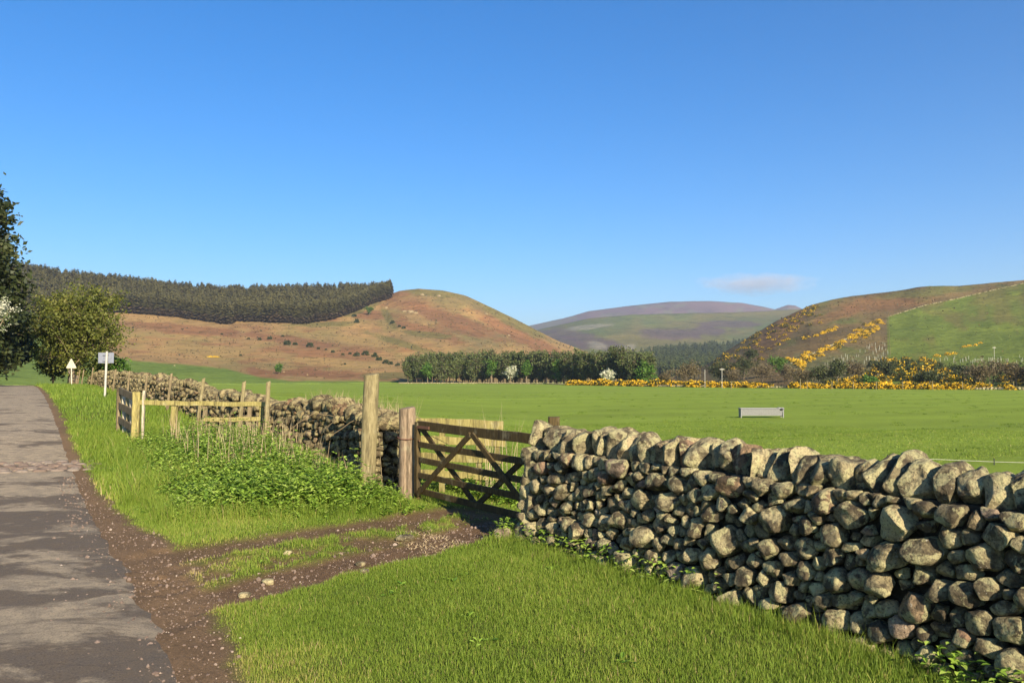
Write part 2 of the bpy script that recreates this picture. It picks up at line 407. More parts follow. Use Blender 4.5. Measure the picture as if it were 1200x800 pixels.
WALL_V, BATTER = 4.66, .12
def wall_place(u0, sign=1, zbase=None, v0=WALL_V, bat=BATTER):
    def pl(a, b, c):
        u = u0 + a; zb = 0 if zbase is None else zbase(u)
        v = v0 + bat * b - c; X = DU[0] * u + DV[0] * v; Y = DU[1] * u + DV[1] * v
        return np.stack([X, Y, zb + b], -1)
    return pl
def end_place(u_end, v_front, zb, facing):
    """end face of a wall: `along` runs across the wall's thickness."""
    def pl(a, b, c):
        v = v_front + .02 + a * (1 - .12 * b); u = u_end + facing * c
        X = DU[0] * u + DV[0] * v; Y = DU[1] * u + DV[1] * v
        return np.stack([X, Y, zb + b], -1)
    return pl
def core_mesh(us, zb, ht, v0, v1, inset=.09):
    prof = [(v0 + inset, -.4), (v0 + inset + BATTER * ht, ht), (v1 - inset - .08 * ht, ht), (v1 - inset, -.4)]
    rows = np.array([[(*xy(u, v), zb(u) + z) for v, z in prof] for u in us]); n = 4; m = len(us)
    i = np.arange(m - 1)[:, None] * n; j = np.arange(n)[None]; j2 = (j + 1) % n
    q = np.stack([i + j, i + j2, i + n + j2, i + n + j], -1).reshape(-1, 4)
    return rows.reshape(-1, 3), [q, np.array([[3, 2, 1, 0]]), np.array([[0, 1, 2, 3]]) + (m - 1) * n]
def frame_uv(v):   # local (along, up, out) -> world axes for a stone that sits on the wall line
    return np.stack([DU[0] * v[:, 0] - DV[0] * v[:, 2], DU[1] * v[:, 0] - DV[1] * v[:, 2], v[:, 1]], 1)

def near_wall():
    rng = np.random.default_rng(11); U1, HT = 7.62, 1.045
    w = thing('dry_stone_wall', 'near dry stone wall of rounded lichened fieldstones with upright cope stones, right of the field gate', 'wall', (*xy(5, WALL_V), 0))
    zb = lambda u: u * 0
    mb = MB(); mb.add(*core_mesh([-6, 0, U1 - .1], lambda u: 0, HT, WALL_V, 5.46)); mb.build('hearting', M_CORE, w)
    mb = MB()
    face_stones(mb, rng, U1 - 1.2, HT, 450, wall_place(1.2), 4, lod=lambda a: 4 if a > .6 else 3)
    face_stones(mb, rng, 7.2, HT, 260, wall_place(-6.0), 2)
    mb.build('stonework', M_STONE, w, True)
    mb = MB(); face_stones(mb, rng, .68, HT, 30, end_place(U1 - .06, WALL_V, 0, 1), 3, grad=lambda t: .6 + t); mb.build('end_stonework', M_STONE, w, True)
    # quoins: the big blocks that finish the wall at the gateway
    for z, hh, aa, dd, tt in ((.13, .15, .2, .2, .35), (.44, .175, .17, .2, .2), (.73, .12, .15, .2, .6), (.95, .11, .12, .19, .7)):
        mb = MB(); v, f = rock(rng, (aa, hh, dd), 4, 7, .05, .6); x, y = xy(U1 - aa * .7 + .03, WALL_V + .11 + z * BATTER)
        mb.add(frame_uv(v) + (x, y, z), f, tt); mb.build('quoin_stone', M_STONE, w, True)
    # the cope: stones set on edge, leaning, each its own part
    u = -5.8
    while u < U1 - .05:
        th = rng.uniform(.06, .118); hh = rng.uniform(.14, .178) * (.86 if u < 3.2 else 1); dd = rng.uniform(.23, .30)
        if u < 1.5 and u + 2 * th > 1.5: pass
        v, f = rock(rng, (th, hh, dd), 4 if u > 1.2 else 2, 11, .085, rng.uniform(.6, .85))
        tl = rng.normal(-.3, .2); yw = rng.normal(0, .2)
        a, b = v[:, 0] * math.cos(tl) - v[:, 1] * math.sin(tl), v[:, 0] * math.sin(tl) + v[:, 1] * math.cos(tl)
        v = np.stack([a, b, v[:, 2]], 1); v[:, 0], v[:, 2] = v[:, 0] * math.cos(yw) - v[:, 2] * math.sin(yw), v[:, 0] * math.sin(yw) + v[:, 2] * math.cos(yw)
        vv = WALL_V + BATTER * HT + .235 + rng.normal(0, .02)
        x, y = xy(u + th, vv); zz = HT - .03 - v[:, 1].min() * .8 + rng.uniform(-.015, .01)
        mb = MB(); mb.add(frame_uv(v) + (x, y, zz), f, np.clip(rng.beta(2.5, 2), 0, .92)); mb.build('cope_stone', M_STONE, w, True)
        u += th * 2 * rng.uniform(.78, .95)
near_wall()

def far_wall():
    rng = np.random.default_rng(12); U0, HT, V0 = 12.25, .84, 4.8
    w = thing('dry_stone_wall', 'long tumbledown dry stone wall climbing beside the road behind the rail fence and stakes', 'wall', (*xy(14, V0), .0))
    zb = lambda u: np.interp(u, *ZB) + .2 * smooth(19, 14, np.asarray(u, float))
    uu = np.linspace(0, 110, 221); ZB = (uu, H(*(DU[:, None] * uu + DV[:, None] * 4.7), fine=False))
    mb = MB(); mb.add(*core_mesh(list(np.linspace(U0 + .1, 74, 80)), zb, HT, V0, 5.5)); mb.build('hearting', M_CORE, w)
    mb = MB()
    face_stones(mb, rng, 9, HT, 330, wall_place(U0, zbase=zb, v0=V0), 3, grad=lambda t: .6 + .8 * t, jut=.04)
    face_stones(mb, rng, 16, HT, 480, wall_place(U0 + 9, zbase=zb, v0=V0), 2, grad=lambda t: .7 + .6 * t, jut=.045)
    face_stones(mb, rng, 36, HT, 560, wall_place(U0 + 25, zbase=zb, v0=V0), 2, grad=lambda t: t * 0 + 1, jut=.05, dep=.16)
    mb.build('stonework', M_STONE_SHADE, w, True)
    mb = MB(); face_stones(mb, rng, .66, HT + .1, 26, end_place(U0 - .02, V0, 0, -1), 3, grad=lambda t: t * 0 + 1, aspect=1.5); mb.build('end_stonework', M_STONE_SHADE, w, True)
    mb = MB(); u = U0 - .02; near = []
    while u < 73:
        s = 1 if u < 40 else 1.5
        th = rng.uniform(.08, .15) * s; hh = rng.uniform(.1, .18); dd = rng.uniform(.2, .3)
        v, f = rock(rng, (th, hh, dd), 3 if u < 16 else 2, 6, .07, .75)
        tl = rng.normal(-.3, .35); a, b = v[:, 0] * math.cos(tl) - v[:, 1] * math.sin(tl), v[:, 0] * math.sin(tl) + v[:, 1] * math.cos(tl)
        v = np.stack([a, b, v[:, 2]], 1); x, y = xy(u + th, V0 + BATTER * HT + .24 + rng.normal(0, .05))
        top = float(zb(u)) + HT + .05 * math.sin(u * .9) + rng.uniform(-.06, .03)
        V = frame_uv(v) + (x, y, top - .02 - v[:, 1].min() * .75)
        if u < 21:
            m2 = MB(); m2.add(V, f, rng.beta(2.5, 2)); m2.build('cope_stone', M_STONE_SHADE, w, True)
        else: mb.add(V, f, rng.beta(2.5, 2))
        u += th * 2 * rng.uniform(.8, 1.05)
    o = mb.build('far_coping', M_STONE_SHADE, w, True); o['kind'] = 'stuff'
far_wall()
# ------------------------------------------------------------------ gate, posts, fences, signs
M_OLD = wood_mat('weathered_oak', (.10, .075, .04), (.21, .165, .095), (.30, .25, .15))
M_GATE = wood_mat('tanalised_gate_timber', (.03, .021, .008), (.075, .053, .021), (.12, .09, .038))
M_POST = wood_mat('silvered_post', (.11, .09, .045), (.23, .195, .10), (.31, .265, .145))
M_PINK = wood_mat('pinkish_split_post', (.10, .075, .05), (.24, .18, .12), (.32, .25, .175))
M_YEL = wood_mat('lichen_yellow_boards', (.12, .10, .035), (.26, .225, .08), (.34, .30, .125))
M_WHITE = wood_mat('flaking_white_paint', (.2, .17, .12), (.42, .38, .28), (.55, .51, .42))
def metal(name, c, r=.5, m=.0):
    t = NT(name); cc = t.mix(c, tuple(x * .65 for x in c), t.ramp(t.noise(14, detail=5), [(.45, 0), (.7, .7)])); return t.principled(cc, r, None, .4, m)
M_RUST = metal('rusty_wire', (.16, .07, .04), .7)
M_GALV = metal('galvanised_steel', (.21, .21, .20), .6)
M_SIGN = metal('grey_sign_back', (.2, .215, .25), .5)
M_SIGNW = metal('cream_sign_back', (.5, .47, .36), .5)
M_WPOST = metal('white_painted_post', (.42, .40, .34), .6)
M_DARK = metal('black_rubber', (.03, .03, .03), .6)

def P3(u, v, z): return np.array([*xy(u, v), z])
def round_post(loc, h, r, lean=(0, 0), n=20, rng=RNG, split=False, chamfer=.015, below=.25):
    """turned post with slight taper, wobble and a worn top"""
    zs = np.concatenate([[-below], np.linspace(0, h - chamfer, 9), [h]]); a = np.arange(n) / n * 2 * math.pi; V = []
    for z in zs:
        rr = r * (1.03 - .06 * z / h) * (1 - (.12 if z == h else 0)); w = 1 + .03 * np.sin(3 * a + z * 2) + rng.normal(0, .006, n)
        if split: w = w - .16 * np.exp(-((np.mod(a - 4.75 + math.pi, 2 * math.pi) - math.pi) / .09) ** 2)
        V.append(np.stack([rr * w * np.cos(a) + lean[0] * z, rr * w * np.sin(a) + lean[1] * z, np.full(n, z) + (0 if z < h else .02 * np.sin(a + 1))], 1))
    V = np.concatenate(V); m = len(zs); i = np.arange(m - 1)[:, None] * n; j = np.arange(n)[None]; j2 = (j + 1) % n
    q = np.stack([i + j, i + j2, i + n + j2, i + n + j], -1).reshape(-1, 4)
    return V + loc, [q, (np.arange(n) + (m - 1) * n)[None]]
def gate():
    G0, G1 = P3(11.08, 5.02, 0), P3(8.02, 5.27, 0)
    D = (G1 - G0); L = np.linalg.norm(D); D /= L; N = np.cross(D, [0, 0, 1.0]); N /= np.linalg.norm(N)      # N points to the field or road
    if N.dot(-G0) < 0: N = -N
    zb = .06
    t = thing('field_gate', 'brown five-bar wooden field gate with crossed braces, closed between the split post and the wall', 'gate', G0)
    def at(s, z, n=0): return G0 + D * s + N * n + np.array([0, 0, zb + z])
    for z, w in ((.09, .085), (.315, .08), (.53, .08), (.755, .085), (1.03, .125)):
        mb = MB(); mb.add(*plank(at(.05, z + .02), at(L - .05, z - .02), w, .032), RNG.uniform(.4, .6)); mb.build('rail', M_GATE, t)
    for s, hh in ((.04, 1.1), (L - .04, 1.08)):
        mb = MB(); mb.add(*plank(at(s, -.02, .0), at(s, hh, .0), .085, .07, side=D), .5); mb.build('stile', M_GATE, t)
    mid = L * .5
    for a, b, n in (((.1, .06), (mid - .02, 1.0), .036), ((mid + .02, 1.0), (L - .1, .06), .036), ((.1, 1.0), (mid + .03, .07), -.036), ((mid + .05, .09), (L - .1, 1.0), -.036)):
        mb = MB(); mb.add(*plank(at(a[0], a[1], n), at(b[0], b[1], n), .078, .03), .55 if n > 0 else .35); mb.build('brace', M_GATE, t)
    mb = MB(); mb.add(*box(at(.22, 1.03, .03), (.2, .02, .005), np.array([D, N * 0 + [0, 0, 1], N]))); mb.build('hinge_strap', M_RUST, t)
    hz = lambda p: Hp(p[0], p[1])
    p = P3(11.3, 4.97, 0); p[2] = hz(p)
    o = MB().add(*round_post(p, 1.36 - p[2], .125, (.0, 0), 28, split=True)).build('gate_post', M_PINK, origin=p)
    tag(o, 'stout pinkish split gate post that the field gate hangs from', 'post')
    # rusty tie round the post and the gate's hanging stile
    c = np.array([p[0], p[1], .93]); a = np.linspace(0, 2 * math.pi, 24); q = at(.1, .83)
    pts = np.stack([c[0] + .137 * np.cos(a), c[1] + .137 * np.sin(a), c[2] + .03 * np.sin(a)], 1); tail = [pts[-1], (pts[-1] + q) / 2 + [0, -.05, -.01], q + [0, -.05, 0]]
    mb = MB(); mb.add(*tube(pts, .008, 5)); mb.add(*tube(np.array(tail), .008, 5))
    tag(mb.build('tie_wire', M_RUST, origin=c), 'rusty tie wire looped round the split gate post', 'wire')
    p = P3(7.93, 5.33, 0); p[2] = hz(p)
    o = MB().add(*plank(p - [0, 0, .2], p + [0, 0, 1.35], .13, .13, side=(1, 0, 0))).build('gate_post', M_GATE, origin=p)
    tag(o, 'square brown latch post half hidden behind the end of the near stone wall', 'post')
    p = P3(11.74, 4.5, 0); p[2] = hz(p)
    o = MB().add(*round_post(p, 1.86 - p[2], .118, (.04, .01), 24)).build('tall_post', M_POST, origin=p)
    tag(o, 'tall leaning round timber post standing in nettles before the wall end', 'post')
gate()

def hurdle():
    a, b = np.array([-1.62, 13.15, -.02]), np.array([-.12, 12.85, -.02]); D = (b - a) / np.linalg.norm(b - a)
    t = thing('wooden_hurdle', 'lichen-yellowed slatted wooden hurdle standing in the field behind the gate', 'fence panel', a)
    N = np.array([D[1], -D[0], 0])
    for z, e, w in ((.32, .0, .11), (.58, -.02, .12), (.85, .02, .12), (1.12, -.01, .13)):
        mb = MB(); mb.add(*plank(a + [0, 0, z] + N * .03, b + D * e + [0, 0, z - .03] + N * .03, w, .03, wob=.007), RNG.uniform(.4, .7)); mb.build('slat', M_YEL, t)
    for s in (.06, .52, 1.12, 1.42):
        mb = MB(); p = a + D * s; mb.add(*plank(p - [0, 0, .15], p + [0, 0, 1.13], .09, .05, side=D), .3); mb.build('upright', M_YEL, t)
hurdle()

def rail_fence():
    P = np.array([-8.2, 18.0, 0]); P[2] = Hp(P[0], P[1])
    Q = np.array([*xy(18.0, 4.62), 0])
    t = thing('rail_fence', 'low weathered post and rail fence crossing from the white slatted wing to the far wall', 'fence', P)
    def zt(z): return z
    for z0, z1, s0, s1, w in ((1.27, 1.24, .0, 1.0, .1), (.9, .93, .52, 1.0, .09)):
        a = P + (Q - P) * s0; b = P + (Q - P) * s1; a[2], b[2] = z0, z1
        mb = MB(); mb.add(*plank(a + [0, -.05, 0], b + [0, -.05, 0], w, .035, wob=.008, seg=10), .6); mb.build('rail', M_YEL, t)
    for s, top, m in ((.28, 1.2, M_YEL), (.52, 1.3, M_OLD), (.86, 1.3, M_OLD), (.95, 1.28, M_YEL)):
        p = P + (Q - P) * s; z = Hp(p[0], p[1]); mb = MB()
        mb.add(*plank(np.array([p[0], p[1], z - .2]), np.array([p[0] + .02, p[1], top]), .15 if s == .28 else .09, .06, side=(1, 0, 0)), .5); mb.build('upright', m, t)
    # the wing beside the old cattle grid
    w = thing('slatted_wing_fence', 'short wing fence with flaking white slats beside the red strip across the road', 'fence panel', P)
    E = np.array([-9.6, 20.05, 0]); E[2] = Hp(E[0], E[1]); D = E - P; D[2] = 0; L = np.linalg.norm(D); D /= L
    mb = MB(); mb.add(*plank(P + [-.02, -.06, -.2], P + [.0, -.06, 1.5 - P[2]], .16, .13, side=(1, .2, 0)), .75); mb.build('end_post', M_YEL, w)
    mb = MB(); mb.add(*plank(P + [.13, -.04, -.2], P + [.15, -.04, 1.53 - P[2]], .05, .09, side=(1, .2, 0)), .8); mb.build('white_post', M_WHITE, w)
    mb = MB(); mb.add(*plank(E - [0, 0, .2], E + [0, 0, 1.02], .12, .1, side=D), .4); mb.build('end_post', M_OLD, w)
    for z in (.28, .62, .98):
        mb = MB(); mb.add(*plank(P + [-.06, .03, z + .05], E + [0, 0, z], .16, .04), .2); mb.build('rail', M_OLD, w)
    for s, wm in ((.35, M_WHITE), (.85, M_WHITE), (1.35, M_POST), (1.9, M_WHITE)):
        p = P + D * s; p[2] = Hp(p[0], p[1]) ; q = p + D * .22
        NN = np.array([D[1], -D[0], 0]); SG = 1 if NN[0] > 0 else -1
        mb = MB(); mb.add(*plank(p + NN * SG * .05 + [0, 0, .02], q + NN * SG * .05 + [0, 0, 1.02], .1, .1, side=D), .6); mb.build('slat', wm, w)
rail_fence()

# leaning stakes along the far wall (pixel column, lean, height)
def stakes():
    info = [(312, .03, 1.78, 'pale yellowish stake rising above the far wall just right of the rail fence end'),
            (280, .09, 1.75, 'pale leaning stake behind the right half of the rail fence'),
            (232, .12, 1.65, 'tall pale stake leaning right behind the left half of the rail fence'),
            (197, .09, 1.6, 'thin grey stake before the far wall just right of the white slatted wing'),
            (170, .08, 1.5, 'thin grey stake before the far wall directly behind the white slatted wing'),
            (150, .06, 1.45, 'grey stake by the far wall between the square sign and the slatted wing'),
            (133, .10, 1.5, 'grey stake by the far wall just right of the square sign'),
            (107, .10, 1.5, 'grey leaning stake by the far wall midway between the two road signs'),
            (96, .12, 1.5, 'third grey stake right of the triangular sign'),
            (91.5, .12, 1.5, 'second grey stake right of the triangular sign'),
            (87.5, .15, 1.45, 'first grey stake right of the triangular sign, leaning'),
            (79.5, .10, 1.45, 'grey leaning stake just left of the triangular sign')]
    for px, ln, hh, lab in info:
        k = (px - 600) / 960; v = 4.42
        u = v * (DV[0] - DV[1] * k) / (-DU[0] + DU[1] * k) if px > 100 else {96: 71, 91.5: 73.5, 87.5: 76, 79.5: 78}[px]
        if px <= 100: v = u * (-DU[0] + DU[1] * k) / (DV[0] - DV[1] * k)
        p = P3(u, v, 0); p[2] = Hp(p[0], p[1]); r = .055
        yt = {312: 447, 280: 447, 232: 443, 197: 437.5, 170: 438, 150: 434.5, 133: 432.5, 107: 430.5}.get(px, 433); h = 1.8 - (yt - 443) * p[1] / 960 - p[2]; r *= .85
        o = MB().add(*round_post(p, h, r, (ln, .02), 10)).build('wooden_stake', M_POST if px > 210 else M_OLD, origin=p)
        tag(o, lab, 'stake', 'leaning stakes along the far wall')
stakes()

def signs():
    p = at_z(122.8, 463, 1.12); p[2] = Hp(p[0], p[1]); Y = p[1]
    t = thing('road_sign', 'back of a rectangular grey road sign on a white post beside the road', 'road sign', p)
    top = at_depth(125.3, 411.5, Y); mb = MB(); mb.add(*tube([p - [0, 0, .2], (p + top) / 2, top], .042, 14)); mb.build('sign_post', M_WPOST, t)
    c = at_depth(124.3, 419.2, Y + .09); hw = 9.1 * Y / 960; hh = 6.2 * Y / 960
    v, f = box(c, (hw, .012, hh)); mb = MB(); mb.add(v, f); mb.build('sign_panel', M_SIGN, t)
    for dz in (-.12, .12):
        mb = MB(); mb.add(*box(c + [0, -.04, dz], (.11, .03, .018))); mb.build('clip', M_SIGN, t)
    p = at_z(84, 447, 1.55); Y = 56.; p = at_depth(84, 447, Y); p[2] = Hp(p[0], p[1])
    t = thing('road_sign', 'back of a small cream triangular warning sign beside the road, near the big bushy tree', 'road sign', p)
    top = at_depth(83.8, 421, Y); mb = MB(); mb.add(*tube([p - [0, 0, .2], top], .035, 12)); mb.build('sign_post', M_SIGNW, t)
    a, b, c = at_depth(83.6, 419.5, Y + .08), at_depth(77.2, 431.3, Y + .08), at_depth(90, 431.3, Y + .08)
    T = np.array([a, b, c]); cen = T.mean(0); pts = []
    for i in range(3):   # rounded corners
        for w in (-1, 0, 1): pts.append(T[i] * (.93 if w == 0 else .86) + (cen if w == 0 else T[(i + (2 if w < 0 else 1)) % 3]) * (.07 if w == 0 else .14))
    pts = np.array(pts); n = len(pts); v = np.concatenate([pts - [0, .01, 0], pts + [0, .01, 0]]); j = np.arange(n)
    mb = MB(); mb.add(v, [j[None], (j[::-1] + n)[None], np.stack([j, (j + 1) % n, (j + 1) % n + n, j + n], 1)]); mb.build('sign_panel', M_SIGNW, t)
signs()

def trough():
    c = at_z(892, 484.5, -.32); z = Hp(c[0], c[1]); W = 50 * c[1] / 960; L = W / 2
    t = thing('water_trough', 'long pale galvanised livestock trough standing out in the green pasture', 'trough', (c[0], c[1], z))
    o = np.array([c[0], c[1], z]); hb, ht, z0, z1 = .16, .27, .13, .56
    def shell(s):
        k = 1 - s
        return np.array([[x * (L - s), y, zz] for x in (-1, 1) for y, zz in ((-(ht - s), z1), (-(hb - s), z0 + s), (hb - s, z0 + s), (ht - s, z1))])
    A, B = shell(0), shell(.03); v = np.concatenate([A, B]) + o
    q = [[0, 1, 5, 4], [1, 2, 6, 5], [2, 3, 7, 6], [3, 2, 1, 0], [4, 5, 6, 7]]
    qi = [[x + 8 for x in g[::-1]] for g in q]; rim = [[0, 4, 12, 8], [4, 7, 15, 12], [7, 3, 11, 15], [3, 0, 8, 11]]
    mb = MB(); mb.add(v, np.array(q + qi + rim)); mb.build('basin', M_GALV, t)
    mb = MB()
    for a, b in ((0, 4), (3, 7)): mb.add(*tube([A[a] + o, A[b] + o], .028, 8))
    for a, b in ((0, 3), (4, 7)): mb.add(*tube([A[a] + o, A[b] + o], .028, 8))
    mb.build('rolled_rim', M_GALV, t)
    for s in (-1, 1):
        mb = MB(); x = s * (L - .03)
        mb.add(*plank(o + [x, -.2, -.05], o + [x, -.24, .56], .06, .04, side=(1, 0, 0), wob=0)); mb.add(*plank(o + [x, .2, -.05], o + [x, .24, .56], .06, .04, side=(1, 0, 0), wob=0)); mb.add(*plank(o + [x, -.2, .12], o + [x, .2, .12], .06, .04, wob=0))
        mb.build('leg_frame', M_GALV, t)
    mb = MB(); mb.add(*box(o + [L - .16, -.05, .59], (.15, .2, .03))); mb.build('valve_cover', M_GALV, t)
    mb = MB(); v, f = ICO[2]; mb.add(v * [.11, .09, .07] + o + [L - .14, -.26, .52], f); mb.build('float_valve', M_DARK, t, True)
trough()

def far_things():
    # a rope strung across the field beyond the wall
    a, b = at_depth(1040, 535.5, 20.), at_depth(1290, 544.2, 20.); mb = MB(); mid = (a + b) / 2 - [0, 0, .02]
    ln = np.array([a, (a + mid) / 2, mid, (b + mid) / 2, b]); r = thing('rope_fence', 'thin pale fence rope strung low across the pasture beyond the near wall', 'fence rope', a * [1, 1, 0] + [0, 0, -.3])
    MB().add(*tube(ln, .005, 5)).build('rope', M_WPOST, r)
    for s in (0, .5, 1):
        p = a + (b - a) * s; MB().add(*tube([np.array([p[0], p[1], Hp(p[0], p[1]) - .1]), p + [0, 0, .06]], .012, 6)).build('peg', M_DARK, r)
    # low wall along the far edge of the pasture
    W = [(468, 449.3, 322), (560, 450.2, 318), (640, 452.5, 290), (664, 453.5, 255), (760, 455.6, 205), (900, 457.0, 175), (1050, 458.0, 158), (1200, 459.3, 146), (1330, 460.5, 138)]
    P = np.array([at_depth(x, y, Y)[:2] for x, y, Y in W]); s = np.concatenate([[0], np.cumsum(np.linalg.norm(np.diff(P, axis=0), axis=1))])
    n = 420; ss = np.linspace(0, s[-1], n); cx, cy = np.interp(ss, s, P[:, 0]), np.interp(ss, s, P[:, 1]); zg = H(cx, cy)
    mb = MB(); rng = np.random.default_rng(5)
    for i in range(n):
        v, f = rock(rng, (.42, .42, .45), 1, 3, .1); mb.add(v * [1, .7, rng.uniform(.5, .8)] + [cx[i], cy[i], zg[i] + .2], f, rng.uniform(.2, .7))
    o = mb.build('boundary_wall', M_STONE_FAR, origin=(cx[0], cy[0], 0)); tag(o, 'low pale stone wall along the far edge of the pasture', 'wall')
    def fpost(x, y, Y, h, lab, grp, r=.07):
        p = at_depth(x, y, Y); p[2] = Hp(p[0], p[1]); o = MB().add(*round_post(p, h, r, (0, 0), 8)).build('fence_post', M_POST, origin=p); tag(o, lab, 'post', grp)
    for x in (857, 938, 946, 975, 1000, 1027, 1058, 1093, 1128, 1160, 1188):
        fpost(x, 458.4, 150, 1.5 if x != 938 else 2.0, 'pale fence post among the gorse on the far edge of the pasture' if x != 938 else 'tallest pale fence post among the gorse on the far edge of the pasture', 'fence posts along the pasture edge' if x != 938 else None)
    # poles
    for x, yb, yt, Y, lab, arm in ((846, 449, 431, 175, 'short pale twin-topped pole at the foot of the gorse hill', 1), (826, 447, 433, 182, 'thin pale post left of the twin-topped pole', 0), (1165, 420, 406, 235, 'slim T-topped pole on the green hillside', 1)):
        p = at_depth(x, yb, Y); q = at_depth(x, yt, Y); t = thing('utility_pole', lab, 'pole', p - [0, 0, 1.5])
        MB().add(*tube([p - [0, 0, 3.5], q], .055, 8)).build('shaft', M_WPOST, t)
        if arm: MB().add(*box(q - [0, 0, .3], (.5, .06, .07))).build('crossarm', M_WPOST, t)
    # a few loose stones
    rng = np.random.default_rng(8)
    for x, y, s, lab, tt in ((590, 638, .12, 'rounded sandy-brown boulder lying at the foot of the wall end', .95), (337, 651, .055, 'pale fist-sized stone on the grass between the two ruts', .75), (422, 661, .05, 'pale stone in the near rut, rightmost of the larger ones', .75),
                           (315, 680, .06, 'pale stone in the near rut, largest near its road end', .75), (428, 675.5, .05, 'pale stone at the grassy edge of the near rut', .7), (287, 694, .055, 'pale stone at the road end of the near rut', .7), (474, 631, .12, 'flat earthy slab bedded beside the upper rut', .4)):
        p = at_z(x, y, 0); p[2] = Hp(p[0], p[1]); v, f = rock(rng, (s, s * .8, s * (.8 if lab.startswith('rounded') else .28 if 'slab' in lab else .5)), 3, 4, .05, .8)
        tag(MB().add(v + p + [0, 0, s * (.1 if 'slab' in lab else .3)], f, tt).build('loose_stone', M_STONE, smooth_=True, origin=p), lab, 'stone', None)
far_things()
# ------------------------------------------------------------------ grass and low plants (uncountable: one object each)
M_GRASS = leaf_mat('grass_blades', [(0, (.075, .125, .013)), (.3, (.135, .21, .02)), (.6, (.215, .29, .038)), (.84, (.32, .31, .065)), (1, (.42, .32, .15))], .35, .6)
M_NETTLE = leaf_mat('nettle_leaves', [(0, (.08, .17, .02)), (.5, (.26, .385, .05)), (1, (.42, .5, .12))], .35, .5)
M_STRAW = leaf_mat('dead_stems', [(0, (.26, .19, .10)), (1, (.5, .40, .24))], .15, .8)
M_PEBBLE = leaf_mat('pebbles', [(0, (.12, .085, .065)), (.6, (.23, .17, .13)), (1, (.42, .36, .29))], 0, .9)
def blades(x, y, z, h, w, tint, rng, lean=.5, name='grass', mat=None):
    n = len(x); a = rng.uniform(0, 2 * math.pi, n); face = rng.uniform(0, 2 * math.pi, n)
    L = h * rng.uniform(.1, 1, n) * lean; dx, dy = np.cos(a) * L, np.sin(a) * L; wx, wy = np.cos(face) * w / 2, np.sin(face) * w / 2
    V = np.zeros((n, 5, 3)); B = np.stack([x, y, z - .01], 1)
    V[:, 0] = B + np.stack([wx, wy, 0 * wx], 1); V[:, 1] = B - np.stack([wx, wy, 0 * wx], 1)
    M = B + np.stack([dx * .35, dy * .35, h * .6], 1); V[:, 2] = M - np.stack([wx, wy, 0 * wx], 1) * .75; V[:, 3] = M + np.stack([wx, wy, 0 * wx], 1) * .75
    V[:, 4] = B + np.stack([dx, dy, h], 1)
    i = np.arange(n)[:, None] * 5
    return V.reshape(-1, 3), [i + np.array([[0, 1, 2, 3]]), i + np.array([[3, 2, 4]])], np.repeat(tint, 5)
def scatter(rng, n, x0, x1, y0, y1): return rng.uniform(x0, x1, n), rng.uniform(y0, y1, n)
def grass():
    rng = np.random.default_rng(21)
    mb = MB()
    #       count, u range, v range, height, width
    for n, u0, u1, v0, v1, hh, w in ((380000, 1.8, 7.5, .9, 5.0, .031, .0036), (190000, 7.5, 13, .6, 5.6, .038, .005), (75000, 13, 24, .6, 5, .08, .010), (45000, 24, 70, .6, 5, .10, .02),
                                     (60000, 8, 18, 5.0, 12, .05, .008), (26000, -4, 1.8, .6, 5, .04, .006), (140000, 12, 34, 5.6, 34, .035, .022), (3500, 4, 60, -3.4, -2.6, .1, .012)):
        u = rng.uniform(u0, u1, n); v = rng.uniform(v0, v1, n); x = DU[0] * u + DV[0] * v; y = DU[1] * u + DV[1] * v
        g, rt = masks(x, y); dens = 1 - np.maximum(g * 1.05, rt * 1.12)
        clump = n2(x, y, .25, 3, 50); patch = n2(x, y, 1.6, 3, 51)
        keep = (rng.uniform(size=n) < np.clip(dens * (1.0 + .5 * clump), 0, 1) ** 1.5) & ((v < WALL_V - .02) | (u > 7.8) ) & ((v < 4.75) | (u < 12.2) | (v > 5.55))
        keep &= (v > .98) | (v < -2.4)
        ax = np.abs(x) < y * .66 + .6; keep &= ax & (y > .8)
        x, y, u, v, clump, patch, dens = (q[keep] for q in (x, y, u, v, clump, patch, dens)); z = H(x, y)
        edge = np.clip(1 - dens, 0, 1)
        h = hh * np.exp(rng.normal(0, .35, len(x))) * (1 + .5 * clump + .3 * patch) * (1 - .7 * edge) * np.where(v > 5.3, .75, 1)
        nw = nettle_w(u, v); h = h * (1 + 2.8 * smooth(0, .3, nw) * (1 - .25 * smooth(.4, .95, nw)) * np.exp(.5 * n2(x, y, .35, 2, 54))); longer = smooth(.5, .1, WALL_V - v) * (u < 7.8); h = h * (1 + 1.3 * longer)
        t = np.clip(.42 + .28 * patch + .16 * clump + .22 * n2(x, y, .6, 2, 53) + rng.normal(0, .14, len(x)) + .35 * edge + .3 * smooth(2.2, 1.2, v) * (u < 9) + np.where(rng.uniform(size=len(x)) < .05, .4, 0) - .12 * smooth(16, 25, u) + .0, 0, 1)
        mb.add(*blades(x, y, z, np.clip(h, .012, .4), w * rng.uniform(.7, 1.3, len(x)), t, rng))
    # coarser tufts left ungrazed in the pasture
    nt = 420; dd = rng.uniform(14, 120, nt) ** 1.0; kx = rng.uniform(-.3, .66, nt); cx, cy = np.repeat(kx * dd, 40), np.repeat(dd, 40); sp = np.repeat(rng.uniform(.08, .3, nt), 40); x = cx + rng.normal(0, 1, len(cx)) * sp; y = cy + rng.normal(0, 1, len(cx)) * sp; k = uvof(x, y)[1] > 6.5; x, y, sp = x[k], y[k], sp[k]
    mb.add(*blades(x, y, H(x, y), rng.uniform(.03, .09, len(x)), .012 + .0004 * y, np.clip(rng.normal(.25, .15, len(x)), 0, 1), rng))
    tag(mb.build('grass', M_GRASS), kind='stuff')
grass()
